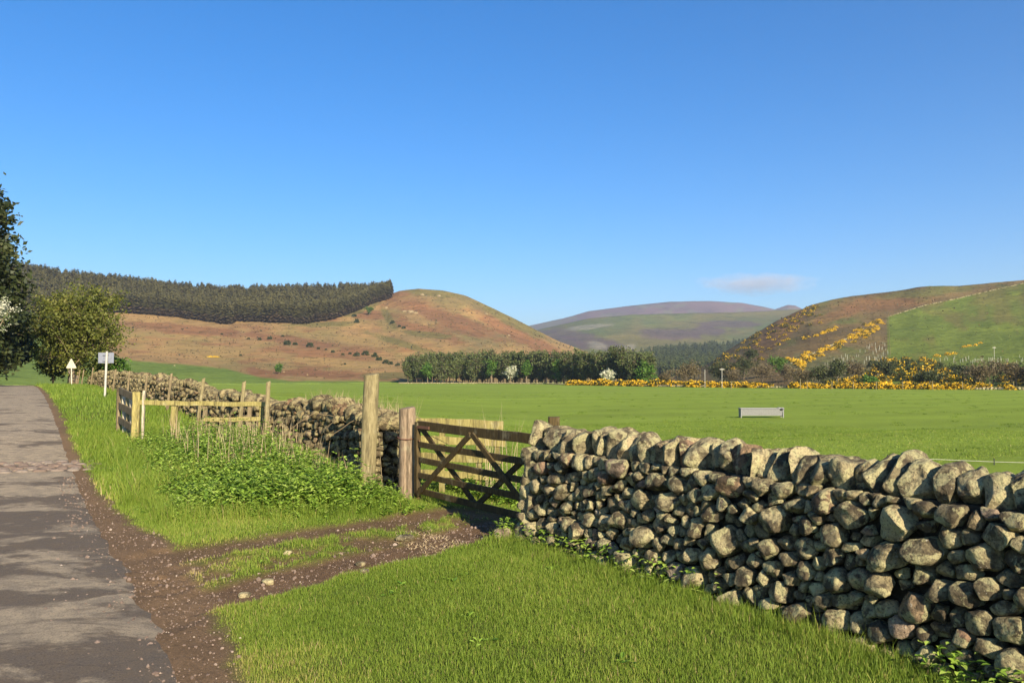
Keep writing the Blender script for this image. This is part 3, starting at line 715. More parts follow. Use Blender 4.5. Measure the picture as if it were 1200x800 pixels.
def leaf_patch(mb, base, nrm_az, L, W, tilt, tint):
    """diamond leaves folded on the midrib: base (N,3)"""
    n = len(base); d = np.stack([np.cos(nrm_az) * np.cos(tilt), np.sin(nrm_az) * np.cos(tilt), np.sin(tilt)], 1); s = np.stack([-np.sin(nrm_az), np.cos(nrm_az), 0 * tilt], 1)
    V = np.zeros((n, 6, 3)); L = L[:, None]; W = W[:, None]; up = np.cross(s, d) * -1
    V[:, 0] = base; V[:, 1] = base + d * L * .4 + s * W * .5 + up * W * .15; V[:, 2] = base + d * L * .4 - s * W * .5 + up * W * .15
    V[:, 3] = base + d * L; V[:, 3, 2] -= .2 * L[:, 0]; V[:, 4] = base + d * L * .75 + s * W * .32; V[:, 5] = base + d * L * .75 - s * W * .32
    i = np.arange(n)[:, None] * 6
    mb.add(V.reshape(-1, 3), [i + np.array([[0, 1, 4, 3]]), i + np.array([[0, 3, 5, 2]])], np.repeat(tint, 6))
def nettles():
    rng = np.random.default_rng(22); mb = MB(); st = MB()
    n = 11000; u = rng.uniform(9.0, 20.5, n); v = rng.uniform(.9, 4.85, n); w = nettle_w(u, v); k = rng.uniform(size=n) < w * (.4 + .7 * smooth(1.2, 2.8, v)) * np.clip(.75 + 1.1 * n2(u, v, .45, 3, 61), .1, 1.2); u, v, w = u[k], v[k], w[k]
    # some behind the gate and round the hurdle too
    m = 260; uu = rng.uniform(9.8, 12.5, m); vv = rng.uniform(5.9, 7.0, m); u = np.concatenate([u, uu]); v = np.concatenate([v, vv]); w = np.concatenate([w, np.full(m, .45)])
    x = DU[0] * u + DV[0] * v; y = DU[1] * u + DV[1] * v; z = H(x, y); patch = n2(x, y, .7, 3, 60)
    h = (.07 + .1 * w + .21 * w * smooth(1.4, 3.3, v)) * np.exp(rng.normal(0, .25, len(u))) * (1 + .35 * patch)
    for lv in range(6):
        f = (lv + 1) / 6; a = rng.uniform(0, 6.28, len(u))
        for k in range(2):
            az = a + k * math.pi + rng.normal(0, .3, len(u)); L = (.055 + .06 * rng.uniform(size=len(u))) * (1.15 - .5 * f) * (.7 + .5 * w)
            sw = np.stack([np.cos(a * 3) * .04 * f, np.sin(a * 3) * .04 * f, 0 * f * a], 1)
            leaf_patch(mb, np.stack([x, y, z + h * f], 1) + sw, az, L, L * .62, rng.uniform(-.2, .7, len(u)), np.clip(.42 + .3 * patch + rng.normal(0, .2, len(u)) + .12 * (f - .5), 0, 1))
    # weeds at the foot of the wall
    n = 300; u = np.concatenate([rng.normal(c, s, n) for c, s in ((2.75, .1), (2.35, .12), (6.2, .25), (5.3, .3), (7.75, .06), (7.0, .3))]); v = WALL_V - np.abs(rng.normal(.05, .09, len(u))); x = DU[0] * u + DV[0] * v; y = DU[1] * u + DV[1] * v; k = rng.uniform(size=len(u)) < .4; x, y = x[k], y[k]
    z = H(x, y) + rng.uniform(.02, .22, len(x)); leaf_patch(mb, np.stack([x, y, z], 1), rng.uniform(0, 6.28, len(x)), rng.uniform(.03, .065, len(x)), rng.uniform(.02, .045, len(x)), rng.uniform(-.3, .6, len(x)), np.clip(rng.normal(.5, .22, len(x)), 0, 1))
    # small broad-leaved weeds through the turf
    n = 80; u = rng.uniform(2.5, 11, n); v = rng.uniform(1.4, 4.6, n); x0 = DU[0] * u + DV[0] * v; y0 = DU[1] * u + DV[1] * v; g, rt = masks(x0, y0); k = (np.maximum(g, rt) < .4) & (rng.uniform(size=n) < .25 + 1.5 * n2(x0, y0, 1.2, 2, 64)); x0, y0 = np.repeat(x0[k], 7), np.repeat(y0[k], 7); x = x0 + rng.normal(0, .03, len(x0)); y = y0 + rng.normal(0, .03, len(x0))
    leaf_patch(mb, np.stack([x, y, H(x, y) + .015], 1), rng.uniform(0, 6.28, len(x)), rng.uniform(.035, .07, len(x)), rng.uniform(.018, .035, len(x)), rng.uniform(.0, .8, len(x)), np.clip(rng.normal(.3, .2, len(x)), 0, 1))
    tag(mb.build('nettle_bed_foliage', M_NETTLE), kind='stuff')
    # dead stems: before the rail fence, on the wall top, behind it and by the hurdle
    P = []
    def stems(n, us, vs, hs, zadd=0, lean=.25):
        u = rng.uniform(*us, n); v = rng.uniform(*vs, n); x = DU[0] * u + DV[0] * v; y = DU[1] * u + DV[1] * v; z = H(x, y) + zadd
        P.append((x, y, z, rng.uniform(*hs, n), lean))
    stems(230, (13.5, 19.2), (2.6, 4.6), (.45, .95)); stems(60, (12.0, 14.5), (3.6, 4.6), (.4, .8)); stems(170, (12.4, 17), (5.0, 5.7), (.15, .55), .98, .7); stems(40, (12.0, 12.9), (4.9, 5.5), (1.1, 1.6)); stems(14, (10.4, 12), (6.0, 6.5), (1.0, 1.5)); stems(240, (7.7, 8.9), (3.6, 4.2), (.02, .05), 0, 3.5)
    for i in range(len(P)):
        x, y, z, h, ln = P[i]; t = rng.uniform(0, 1, len(x)); V, F, T = blades(x, y, z, h, np.full(len(x), .011), t, rng, ln); mb2 = st.add(V, F, T)
        V, F, T = blades(x + .002, y, z, h, np.full(len(x), .009), t, rng, ln); st.add(V, F, T)
    # brambles arching over the wall top
    for s in range(26):
        u0 = rng.uniform(11.5, 15.5); v0 = rng.uniform(5.0, 5.6); L = rng.uniform(.5, 1.2); a = rng.uniform(0, 6.28); q = np.linspace(0, 1, 9)
        x0, y0 = xy(u0, v0); pts = np.stack([x0 + np.cos(a) * L * q, y0 + np.sin(a) * L * q * .5, .95 + 1.3 * q * (1 - q) * L * .6 + .02 * rng.normal(size=9)], 1); st.add(*tube(pts, .005, 4), .0)
    tag(st.build('dead_stems', M_STRAW), kind='stuff')
nettles()
def gravel():
    rng = np.random.default_rng(23); mb = MB(); n = 75000
    u = rng.uniform(2.5, 16, n); v = rng.uniform(-.4, 5.2, n); x = DU[0] * u + DV[0] * v; y = DU[1] * u + DV[1] * v; g, rt = masks(x, y); g = np.maximum(g, .35 * smooth(.1, .7, v) * (v < 1)); k = rng.uniform(size=n) < np.maximum(.42 * g, .42 * rt * (1 + n2(x, y, .5, 2, 70))) * np.where(u > 9, .5, 1); x, y, u = x[k], y[k], u[k]
    z = H(x, y) + .012 * smooth(.95, .7, DV[0] * x + DV[1] * y); s = .003 * np.exp(rng.normal(0, .6, len(x))) * (1 + .05 * u); s = np.clip(s, .002, .02); v0, f = ICO[1]
    jit = 1 + rng.normal(0, .16, (len(x), len(v0), 1)); V = v0[None] * jit * s[:, None, None] * rng.uniform(.6, 1.4, (len(x), 1, 3)) + np.stack([x, y, z + s * .3], 1)[:, None]
    F = f[None] + np.arange(len(x))[:, None, None] * len(v0); mb.add(V.reshape(-1, 3), F.reshape(-1, 3), np.repeat(rng.beta(1.1, 2.6, len(x)), len(v0)))
    tag(mb.build('gravel', M_PEBBLE), kind='stuff')
gravel()
# ------------------------------------------------------------------ hills
HAZE_D = 0.00013
def pl(P): P = np.array(P, float); return lambda x: np.interp(x, P[:, 0], P[:, 1])
def spl(P, s=45):
    f = pl(P); k = np.linspace(-1.6, 1.6, 9); w = np.exp(-k ** 2); return lambda x: sum(f(np.asarray(x, float) + s * a) * b for a, b in zip(k, w)) / w.sum()
class Hill:
    def __init__(s, name, x0, x1, nx, nt, sky, base, Yb, Yr, g, amp, lam, colf, mat, seed, ridge_noise=.6):
        s.x = np.linspace(x0, x1, nx); s.t = np.linspace(0, 1, nt); X, T = np.meshgrid(s.x, s.t, indexing='ij')
        ys = sky(X) + ridge_noise * n2(X, X * 0, 14, 3, seed + 3); yb = base(X); s.ys, s.yb = sky, base
        py = yb + (ys - yb) * T; Y = Yb(X) + (Yr(X) - Yb(X)) * T ** g
        cx, cy = (X - 600) / 960, (400 - py) / 960; c, sn = math.cos(PITCH), math.sin(PITCH); ry = c - cy * sn; rz = sn + cy * c
        def at(Y): return cx / ry * Y, CAM_Z + rz / ry * Y
        xw, zw = at(Y)
        rel = amp * fbm(np.stack([xw.ravel() / lam, Y.ravel() / lam, xw.ravel() * 0], 1), 5, seed).reshape(X.shape) * np.minimum(1, 6 * T)
        Y = Y + rel; xw, zw = at(Y); s.W = np.stack([xw, Y, zw], -1)
        col = colf(X, py, xw, Y)
        b1 = s.W[:, -1] * [1.04, 1.04, 1]; b1[:, 2] -= 8 + .02 * b1[:, 1]; b2 = s.W[:, -1] * [1.5, 1.5, 0] + [0, 0, -40]; f0 = s.W[:, 0] * [.985, .985, 1]; f0[:, 2] = np.minimum(f0[:, 2], 0) - 8
        V = np.concatenate([f0[:, None], s.W, b1[:, None], b2[:, None]], 1); C = np.concatenate([col[:, :1], col, col[:, -1:], col[:, -1:]], 1)
        m, n = V.shape[:2]; i = np.arange(m - 1)[:, None] * n; j = np.arange(n - 1)[None]
        q = np.stack([i + j, i + n + j, i + n + j + 1, i + j + 1], -1).reshape(-1, 4)
        mb = MB(); mb.add(V.reshape(-1, 3), q); s.o = tag(mb.build(name, mat, smooth_=True, col=np.clip(C.reshape(-1, 3), 0, 1)), kind='structure')
    def at(s, x, y):
        """the point of the hillside seen at picture column x, row y"""
        t = (y - s.yb(x)) / (s.ys(x) - s.yb(x)); i = np.clip((x - s.x[0]) / (s.x[1] - s.x[0]), 0, len(s.x) - 1.001); j = np.clip(t * (len(s.t) - 1), 0, len(s.t) - 1.001)
        a, b = int(i), int(j); fa, fb = i - a, j - b; W = s.W
        return (W[a, b] * (1 - fa) + W[a + 1, b] * fa) * (1 - fb) + (W[a, b + 1] * (1 - fa) + W[a + 1, b + 1] * fa) * fb
def hill_mat(name, s1, s2, bs=3.0):
    t = NT(name); c = t.attr('col', 'Color')
    c = t.mix(c, t.mix(c, (1.45, 1.35, 1.2), 1.0, 'MULTIPLY'), t.ramp(t.noise(s1, detail=6, rough=.65), [(.45, 0), (.68, .9)]))
    c = t.mix(c, t.mix(c, (.42, .47, .45), 1.0, 'MULTIPLY'), t.ramp(t.noise(s2, detail=5, rough=.7), [(.52, 0), (.68, .85)]))
    return t.principled(c, .95, t.bump(t.noise(s2, detail=5, rough=.7), .8, bs), spec=.05)
def K(*c): return np.array(c)[None, None]
def lerp(a, b, w): return a * (1 - w[..., None]) + b * w[..., None]
def blob(px, py, x, y, rx, ry, nz, k=.5, ang=0.0):
    dx, dy = px - x, py - y; ca, sa = math.cos(ang), math.sin(ang); a, b = (dx * ca + dy * sa) / rx, (-dx * sa + dy * ca) / ry
    return smooth(1.25, .7, np.hypot(a, b) + k * nz)
TAN, BRK, GRN, OLV, HEA = K(.265, .172, .072), K(.195, .098, .048), K(.125, .17, .035), K(.135, .12, .042), K(.088, .062, .06)
def colA(px, py, xw, Y):
    n1 = n2(px, py * 3.2, 38, 4, 80); n3 = n2(px, py * 4, 11, 4, 81)
    c = lerp(TAN * (1 + .2 * n3[..., None]), K(.215, .16, .062), smooth(-.1, .35, n1))
    c = lerp(c, BRK, .8 * smooth(-.02, .3, n2(px, py * 5, 60, 4, 82) + .1 * n3))
    c = lerp(c, K(.15, .125, .055), .75 * smooth(470, 560, px) * smooth(-.25, .3, n2(px, py * 2.2, 24, 4, 83)))
    for x, y, rx, ry, a in ((215, 386, 75, 6, .08), (330, 397, 60, 5, .12), (300, 434, 14, 4, .2), (400, 439, 55, 5, .05), (350, 437, 35, 4, 0), (530, 376, 60, 9, .35), (620, 398, 70, 9, .45), (500, 388, 50, 6, .3), (430, 368, 40, 6, .1), (415, 411, 22, 4, 0)): c = lerp(c, BRK * (1 + .2 * n3[..., None]), .85 * blob(px, py, x, y, rx, ry, n3, .7, a))
    for x, y, rx, ry, a in ((240, 410, 70, 7, .05), (420, 400, 60, 5, .1), (395, 425, 70, 5, .08)): c = lerp(c, K(.25, .175, .07), .8 * blob(px, py, x, y, rx, ry, n3, .7, a))
    for x, y, rx, ry, a in ((505, 343, 40, 5, .1), (470, 402, 40, 4, .3), (500, 392, 30, 4, .1), (380, 380, 45, 3, -.03), (425, 362, 25, 4, -.4), (600, 375, 50, 7, .5), (455, 372, 5, 14, -.6), (460, 440, 40, 4, 0)): c = lerp(c, OLV * (1 + .15 * n3[..., None]), .85 * blob(px, py, x, y, rx, ry, n3, .6, a))
    pas = smooth(-1.5, 1.5, py - np.interp(px, [-250, 60, 145, 160, 230, 265, 300, 340, 480, 700], [385, 390, 421, 423, 428, 432, 441, 446, 446.5, 452]) + 1.2 * n3)
    return lerp(c, GRN * K(.95, 1.0, .95) * (1 + .18 * n3[..., None]), pas)
M_MOOR = hill_mat('moorland_grass_and_bracken', .012, .11)
skyA = pl([(-260, 300), (0, 322), (30, 326), (100, 336), (200, 347), (260, 351.5), (300, 350), (350, 348.5), (430, 348), (452, 346.5), (468, 341), (490, 338), (520, 340.5), (545, 346), (580, 362), (620, 382), (655, 400), (690, 413), (740, 432)])
baseA = pl([(-260, 452), (200, 449.5), (330, 449), (480, 448.5), (740, 451)])
HA = Hill('moorland_hill', -260, 735, 620, 200, skyA, baseA, spl([(-260, 190), (300, 300), (480, 345), (740, 420)]), spl([(-260, 760), (480, 930), (740, 900)]), .95, 34, 110, colA, M_MOOR, 200)
def colB(px, py, xw, Y):
    n3 = n2(px, py * 3, 12, 4, 91); n1 = n2(px, py * 3, 50, 3, 92)
    c = lerp(K(.095, .115, .035), OLV, smooth(-.2, .3, n1))
    for x, y, rx, ry, a in ((785, 392, 34, 7, .05), (830, 388, 30, 5, 0), (700, 402, 50, 8, .3), (850, 380, 40, 4, 0), (660, 398, 30, 6, .3)): c = lerp(c, HEA * 1.15, .8 * blob(px, py, x, y, rx, ry, n3, .7, a))
    for x, y, rx, ry, a in ((690, 383, 26, 3, -.1), (735, 408, 12, 4, -.4), (700, 405, 12, 5, .2)): c = lerp(c, K(.23, .21, .15), .7 * blob(px, py, x, y, rx, ry, n3, .8, a))
    return lerp(c, BRK, .9 * blob(px, py, 778, 438, 16, 9, n3, .4))
HB = Hill('green_valley_hill', 590, 985, 240, 110, pl([(590, 402), (612, 391), (640, 384), (690, 373), (740, 368.5), (800, 367), (860, 366), (905, 364), (940, 362), (985, 364)]), pl([(590, 450), (985, 450)]), pl([(590, 700), (985, 620)]), pl([(590, 2300), (985, 2500)]), 1.25, 120, 420, colB, hill_mat('far_rough_grazing', .004, .03, 8), 300, .35)
def colC(px, py, xw, Y):
    n3 = n2(px, py * 3, 14, 4, 95); return lerp(HEA * K(1.2, 1.05, 1.1), K(.11, .10, .065), smooth(.0, .3, n3 + .3 * smooth(700, 620, px)))
HC = Hill('heather_fell', 560, 1040, 240, 60, pl([(560, 396), (600, 386), (625, 380.5), (650, 375), (660, 373), (690, 364.5), (740, 358), (785, 353.5), (830, 352.5), (870, 355), (895, 359.5), (908, 362.5), (915, 360), (923, 357.2), (932, 358), (942, 363), (1040, 372)]), pl([(560, 440), (1040, 440)]), pl([(560, 2700), (1040, 2800)]), pl([(560, 4300), (1040, 4600)]), 1.0, 170, 800, colC, hill_mat('far_heather', .003, .012, 12), 400, .25)
wallD = pl([(985, 400), (1040, 371), (1085, 357), (1120, 350), (1160, 340), (1200, 331), (1260, 322), (1460, 300)])
def colD(px, py, xw, Y):
    n3 = n2(px, py * 1.6, 12, 4, 97); n1 = n2(px, py * 1.6, 40, 3, 98)
    c = lerp(K(.135, .10, .045), K(.105, .075, .035), smooth(-.1, .3, n1)); c = lerp(c, K(.10, .105, .035), smooth(.05, .4, n2(px, py * 2, 25, 3, 99)))
    for x, y, rx, ry, a in ((1035, 355, 55, 9, -.1), (985, 368, 30, 6, -.3), (905, 395, 50, 12, -.7)): c = lerp(c, BRK * .9, .5 * blob(px, py, x, y, rx, ry, n3, .7, a))
    c = lerp(c, K(.12, .12, .038), .7 * blob(px, py, 1090, 342, 60, 5, n3, .6, -.1))
    g = smooth(-1, 1.5, py - wallD(px)) * smooth(1038, 1042, px); past = lerp(K(.115, .15, .028) * (1 + .16 * n3[..., None]), K(.13, .125, .035), smooth(.0, .35, n1 + .35 * smooth(375, 345, py)))
    c = lerp(c, past, g); return lerp(c, K(.12, .12, .05) * (1 + .2 * n3[..., None]), smooth(410, 418, py) * (px > 930) * .6 * (1 - g))
HD = Hill('gorse_hill', 770, 1480, 460, 190, pl([(770, 449), (800, 441), (830, 426), (850, 412), (880, 393.5), (910, 376), (950, 357.5), (975, 351), (1000, 346.5), (1050, 341), (1075, 336.5), (1090, 335), (1125, 335), (1160, 331.5), (1200, 328), (1300, 318), (1480, 300)]), pl([(770, 453), (900, 456), (1200, 459), (1480, 461)]), spl([(770, 235), (1000, 190), (1200, 162), (1480, 140)]), spl([(770, 520), (880, 560), (1050, 640), (1480, 560)]), 1.15, 20, 60, colD, hill_mat('rough_hill_pasture', .02, .15, 2), 500)

# ------------------------------------------------------------------ trees
M_BARK = leaf_mat('grey_bark', [(0, (.12, .10, .075)), (1, (.23, .20, .155))], 0, .9, 3.0)
M_DBARK = leaf_mat('dark_bark', [(0, (.05, .038, .026)), (1, (.10, .075, .05))], 0, .9, 3.0)
M_SPRING = leaf_mat('young_olive_leaves', [(0, (.055, .073, .012)), (.6, (.125, .14, .024)), (1, (.20, .19, .04))], .3)
M_GREENLF = leaf_mat('fresh_green_leaves', [(0, (.04, .09, .012)), (.6, (.08, .16, .02)), (1, (.14, .23, .03))], .3)
M_PINE = leaf_mat('dark_pine_needles', [(0, (.014, .022, .008)), (.55, (.036, .048, .015)), (1, (.085, .09, .028))], .12)
M_PLANT = leaf_mat('plantation_needles', [(0, (.085, .065, .04)), (.22, (.075, .068, .032)), (.4, (.058, .082, .024)), (1, (.135, .155, .045))], .15)
M_FOREST = leaf_mat('forest_needles', [(0, (.125, .086, .046)), (.25, (.105, .082, .036)), (.45, (.088, .082, .027)), (1, (.17, .15, .045))], .15)
M_MAY = leaf_mat('may_blossom', [(0, (.06, .10, .02)), (.35, (.12, .17, .04)), (.42, (.40, .41, .27)), (1, (.58, .57, .43))], .25)
M_GORSE = leaf_mat('gorse_flower_and_spine', [(0, (.018, .028, .008)), (.4, (.055, .07, .015)), (.47, (.6, .35, .011)), (1, (.8, .53, .03))], .15)
M_TWIG = leaf_mat('bare_brown_twigs', [(0, (.075, .058, .03)), (.6, (.14, .11, .052)), (1, (.19, .155, .075))], .2)
M_SCRUB = leaf_mat('dull_green_scrub', [(0, (.022, .032, .01)), (.6, (.055, .068, .02)), (1, (.10, .105, .035))], .2)
def leafquads(mb, P, size, tint, rng, flat=.0, elong=1.4):
    """scattered leaf-sized kite faces at points P, random orientation"""
    n = len(P); d = rng.normal(size=(n, 3)); d[:, 2] *= (1 - flat); d /= np.linalg.norm(d, axis=1)[:, None]; e = rng.normal(size=(n, 3)); e -= d * (e * d).sum(1)[:, None]; e /= np.linalg.norm(e, axis=1)[:, None]
    s = np.broadcast_to(size, (n,))[:, None] * rng.uniform(.6, 1.3, (n, 1)); V = np.zeros((n, 4, 3)); V[:, 0] = P - d * s * elong * .5; V[:, 1] = P + e * s * .5 + d * s * .1; V[:, 2] = P + d * s * elong * .5; V[:, 3] = P - e * s * .5 + d * s * .1
    mb.add(V.reshape(-1, 3), np.arange(n)[:, None] * 4 + np.arange(4)[None], np.repeat(np.broadcast_to(tint, (n,)), 4))
def broadleaf(rng, Ht, R, zc, rz, nlimb, ntwig, per, lsize, spread, stems=1, trunk_r=.18, tbias=.5, tvar=.22, shell=.5, thin=1.0, lumpy=1.0, up=.62):
    """trunk/limbs MB and crown MB about the origin; the crown fills a lumpy ellipsoid (R, R, rz) at height zc"""
    wood, crown = MB(), MB(); off = rng.uniform(-40, 40, 3)
    def crownpt():
        d = rng.normal(size=3); d /= np.linalg.norm(d); d[2] = abs(d[2]) if rng.uniform() < up else d[2]
        lump = 1 + lumpy * .33 * float(vn((d * 1.9 + off)[None], 1)[0]) + .16 * lumpy * float(vn((d * 4.5 + off)[None], 2)[0]); r = lump * rng.uniform(shell, 1) ** .6
        return np.array([d[0] * R * r, d[1] * R * r, max(zc + d[2] * rz * r, .25)])
    limbs = []
    for s in range(stems):
        a = rng.uniform(0, 6.28); base = np.array([math.cos(a), math.sin(a), 0]) * (0 if stems == 1 else trunk_r * 2.5 * rng.uniform(.3, 1)); top = base + [math.cos(a) * R * .25 * (stems > 1), math.sin(a) * R * .25 * (stems > 1), Ht * .72]
        q = np.linspace(0, 1, 8)[:, None]; tr = base + (top - base) * q + np.concatenate([[[0, 0, 0]], rng.normal(0, R * .02, (7, 3))]) * q
        tr[0, 2] -= .3; wood.add(*tube(tr, trunk_r * (1 - .78 * q[:, 0]) * (1 + .35 * (q[:, 0] == 0)), 9), rng.uniform(.2, .8)); limbs.append((tr, trunk_r))
    ends = []
    for i in range(nlimb):
        tr, r0 = limbs[i % len(limbs)]; k = rng.uniform(.18, .95); f = k * 7; a = int(min(f, 6)); s = tr[a] + (tr[a + 1] - tr[a]) * (f - a); e = crownpt(); e[2] = max(e[2], s[2] - .1 * R)
        q = np.linspace(0, 1, 6)[:, None]; mid = (s + e) / 2 + [0, 0, np.linalg.norm(e - s) * .12]; P = s * (1 - q) ** 2 + 2 * mid * q * (1 - q) + e * q ** 2 + rng.normal(0, R * .012, (6, 3)) * (q > 0)
        wood.add(*tube(P, r0 * .45 * (1 - .85 * q[:, 0]) * (1.1 - k * .6), 5, False), rng.uniform(.2, .9)); ends.append(P)
    for i in range(ntwig):
        P = ends[i % nlimb]; s = P[rng.integers(2, 6)]; e = crownpt() if rng.uniform() < .35 else s + rng.normal(0, R * .2, 3); v = e - s; L = np.linalg.norm(v); e = s + v * min(1, R * .5 / max(L, 1e-6)); e[2] = max(e[2], .15)
        q = np.linspace(0, 1, 4)[:, None]; W = s + (e - s) * q + rng.normal(0, R * .015, (4, 3)) * (q > 0); wood.add(*tube(W, trunk_r * .09 * (1 - .8 * q[:, 0]), 3, False), rng.uniform(.3, 1))
        m = max(2, int(per * rng.uniform(.4, 1.5) * thin)); c = s + (e - s) * rng.uniform(.25, 1.1, (m, 1)); pts = c + rng.normal(0, spread, (m, 3)) * [1, 1, .75]; pts[:, 2] = np.maximum(pts[:, 2], .05)
        leafquads(crown, pts, lsize, np.clip(rng.normal(tbias + rng.normal(0, tvar * .7), tvar * .6, m), 0, 1), rng)
    return wood, crown
def conifer(rng, Ht, prof, bare, nwh, nbr, nq, qs, droop=.25, trunk_r=.2, tb=.5, jit=.14):
    """whorled branches carrying sprays of needles; prof(z) is the reach at height z"""
    wood, crown = MB(), MB(); zt = np.linspace(0, 1, 9); wood.add(*tube(np.stack([rng.normal(0, .03, 9), rng.normal(0, .03, 9), zt * Ht * .99 - .3 * (zt == 0)], 1), trunk_r * (1 - .92 * zt), 8), .4)
    for i in range(nwh):
        for b in range(nbr):
            z = Ht * (bare + (1 - bare) * (i + rng.uniform(-1.5, 1.5)) / nwh); r0 = prof(z); a = rng.uniform(0, 6.28); r = r0 * rng.uniform(.55, 1.12); q = np.linspace(.05, 1, 6); P = np.stack([np.cos(a) * r * q, np.sin(a) * r * q, z + r * (.18 * q - droop * q ** 2)], 1)
            wood.add(*tube(P, trunk_r * .16 * (1 - .85 * q), 3, False), .3); m = max(3, int(nq * (.35 + r / (r0 + .01) * .65))); k = rng.uniform(.2, 1.05, m) ** .7
            pts = np.stack([np.cos(a) * r * k, np.sin(a) * r * k, z + r * (.18 * k - droop * k ** 2)], 1) + rng.normal(0, jit, (m, 3)) * [1, 1, .75]
            leafquads(crown, pts, qs, np.clip(rng.normal(tb + rng.normal(0, .15) + .12 * (k - .6), .12, m), 0, 1), rng, .35, 1.9)
    return wood, crown
def plant(name, label, cat, loc, wc, mats, group=None, crown_name='crown', rz=0):
    t = thing(name, label, cat, (0, 0, 0), group); wc[0].build('trunk', mats[0], t, True); wc[1].build(crown_name, mats[1], t); t.location = loc; t.rotation_euler[2] = rz; return t
def g3(px, py, Y): p = at_depth(px, py, Y); return np.array([p[0], p[1], Hp(p[0], p[1])])

def near_trees():
    rng = np.random.default_rng(31)
    p = g3(-58, 440, 55); prof = lambda z: float(np.interp(z, [1.0, 3.5, 7, 9.5, 11.6, 12.6, 14.5, 16.5], [3.5, 4.2, 4.2, 3.8, 3.0, 2.5, 1.4, .2]))
    plant('conifer_tree', 'tall dark conifer rising at the left edge of the photo beyond the blossom', 'tree', p, conifer(rng, 16, prof, .07, 46, 15, 120, .2, .2, .32, .45, .34), (M_BARK, M_PINE))
    p = g3(-10, 440, 72); prof2 = lambda z: float(np.interp(z, [.5, 2, 4, 6, 8], [2.6, 3.6, 3.6, 2.6, .4]))
    plant('conifer_tree', 'low dark evergreen overhanging the far end of the road, under the tall conifer', 'tree', p, conifer(rng, 8, prof2, .3, 18, 12, 90, .22, .05, .22, .3, .34), (M_BARK, M_PINE))
    p = g3(-26, 440, 44); plant('hawthorn_tree', 'hawthorn smothered in creamy white blossom at the left edge of the photo', 'tree', p, broadleaf(rng, 5.0, 1.65, 3.9, 1.3, 16, 150, 60, .07, .16, 1, .12, .55, .28), (M_BARK, M_MAY))
    p = g3(87, 440, 66); w = broadleaf(rng, 8.9, 4.0, 3.9, 4.5, 70, 1400, 34, .14, .24, 7, .1, .5, .24, .3, 1.0, .5); plant('bushy_tree', 'big rounded olive-green tree with pale stems behind the two road signs', 'tree', p, w, (M_BARK, M_SPRING))
    p = g3(128, 440, 69); plant('green_bush', 'fresh green bush at the right foot of the big rounded tree', 'bush', p, broadleaf(rng, 3.0, 1.9, 1.5, 1.5, 14, 150, 26, .15, .2, 3, .06, .5, .2, .35), (M_BARK, M_GREENLF))
    p = g3(64, 440, 70); plant('green_bush', 'dark leafy bush at the left foot of the big rounded tree, by the road end', 'bush', p, broadleaf(rng, 4.0, 1.3, 2.0, 1.9, 14, 200, 26, .15, .22, 3, .08, .25, .2, .3), (M_BARK, M_SPRING))
near_trees()

def forest():
    rng = np.random.default_rng(32)
    low = pl([(-260, 375), (20, 371), (100, 367), (145, 366), (200, 371), (270, 380.5), (275, 376), (300, 377), (360, 379.5), (395, 373), (425, 361), (440, 354.5), (457, 350)])
    def template():
        mb = MB(); mb.add(*tube(np.array([[0, 0, -1.0], [0, 0, .5], [0, 0, .93]]) * [1, 1, 1], [.013, .011, .003], 5, False), .1)
        for i in range(15):
            f = i / 14; z = .16 + .83 * f; r = .24 * (1 - f) ** .5 + .014
            if f < .15: r *= .7
            for b in range(7):
                a = rng.uniform(0, 6.28); rr = r * rng.uniform(.7, 1.25); d = np.array([math.cos(a), math.sin(a), 0]); s = np.array([-d[1], d[0], 0]); c = np.array([0, 0, z + rng.uniform(-.02, .02)]); w = rr * .42
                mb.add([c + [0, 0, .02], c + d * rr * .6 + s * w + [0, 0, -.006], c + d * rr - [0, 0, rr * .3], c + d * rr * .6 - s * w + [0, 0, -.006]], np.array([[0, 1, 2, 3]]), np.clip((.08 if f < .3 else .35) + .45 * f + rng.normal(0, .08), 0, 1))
        return mb.arrays()
    T = [template() for _ in range(4)]; mb = MB(); cnt = 0
    for k in range(4600):
        front = k < 600; x = rng.uniform(-130, 457) if not front else rng.uniform(0, 457); yl, ys = float(low(x)), float(skyA(x))
        y = yl + 1.2 * math.sin(x * .31) * math.sin(x * .113) * .4 - (rng.uniform(-.6, 1.6) if front else (yl - ys) * rng.uniform(0, 1.0) ** 1.15)
        p = HA.at(x, max(y, ys + .3)); v, fd, t = T[k % 4]; h = rng.uniform(15.5, 19); pt = .22 * float(n2(np.array([x]), np.array([y * 3]), 26, 2, 131)[0])
        a = rng.uniform(0, 6.28); V = rotz(v, a) * [h * 1.15, h * 1.15, h] + p
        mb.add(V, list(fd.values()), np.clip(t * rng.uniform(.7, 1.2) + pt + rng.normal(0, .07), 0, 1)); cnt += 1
    tag(mb.build('conifer_forest', M_FOREST), kind='stuff')
    # the far conifers at the foot of the green valley hill
    mb = MB()
    for k in range(1100):
        x = rng.uniform(735, 880); top = np.interp(x, [735, 760, 800, 850, 880], [418, 411, 405, 401, 398]); y = rng.uniform(top + 4, 444)
        p = HB.at(x, y); v, fd, t = T[k % 4]; h = rng.uniform(10, 15); V = rotz(v, rng.uniform(0, 6.28)) * [h * 1.25, h * 1.25, h] + p
        mb.add(V, list(fd.values()), np.clip(.45 + .3 * t + rng.normal(0, .1), .3, 1))
    tag(mb.build('valley_conifers', M_PLANT), kind='stuff')
forest()

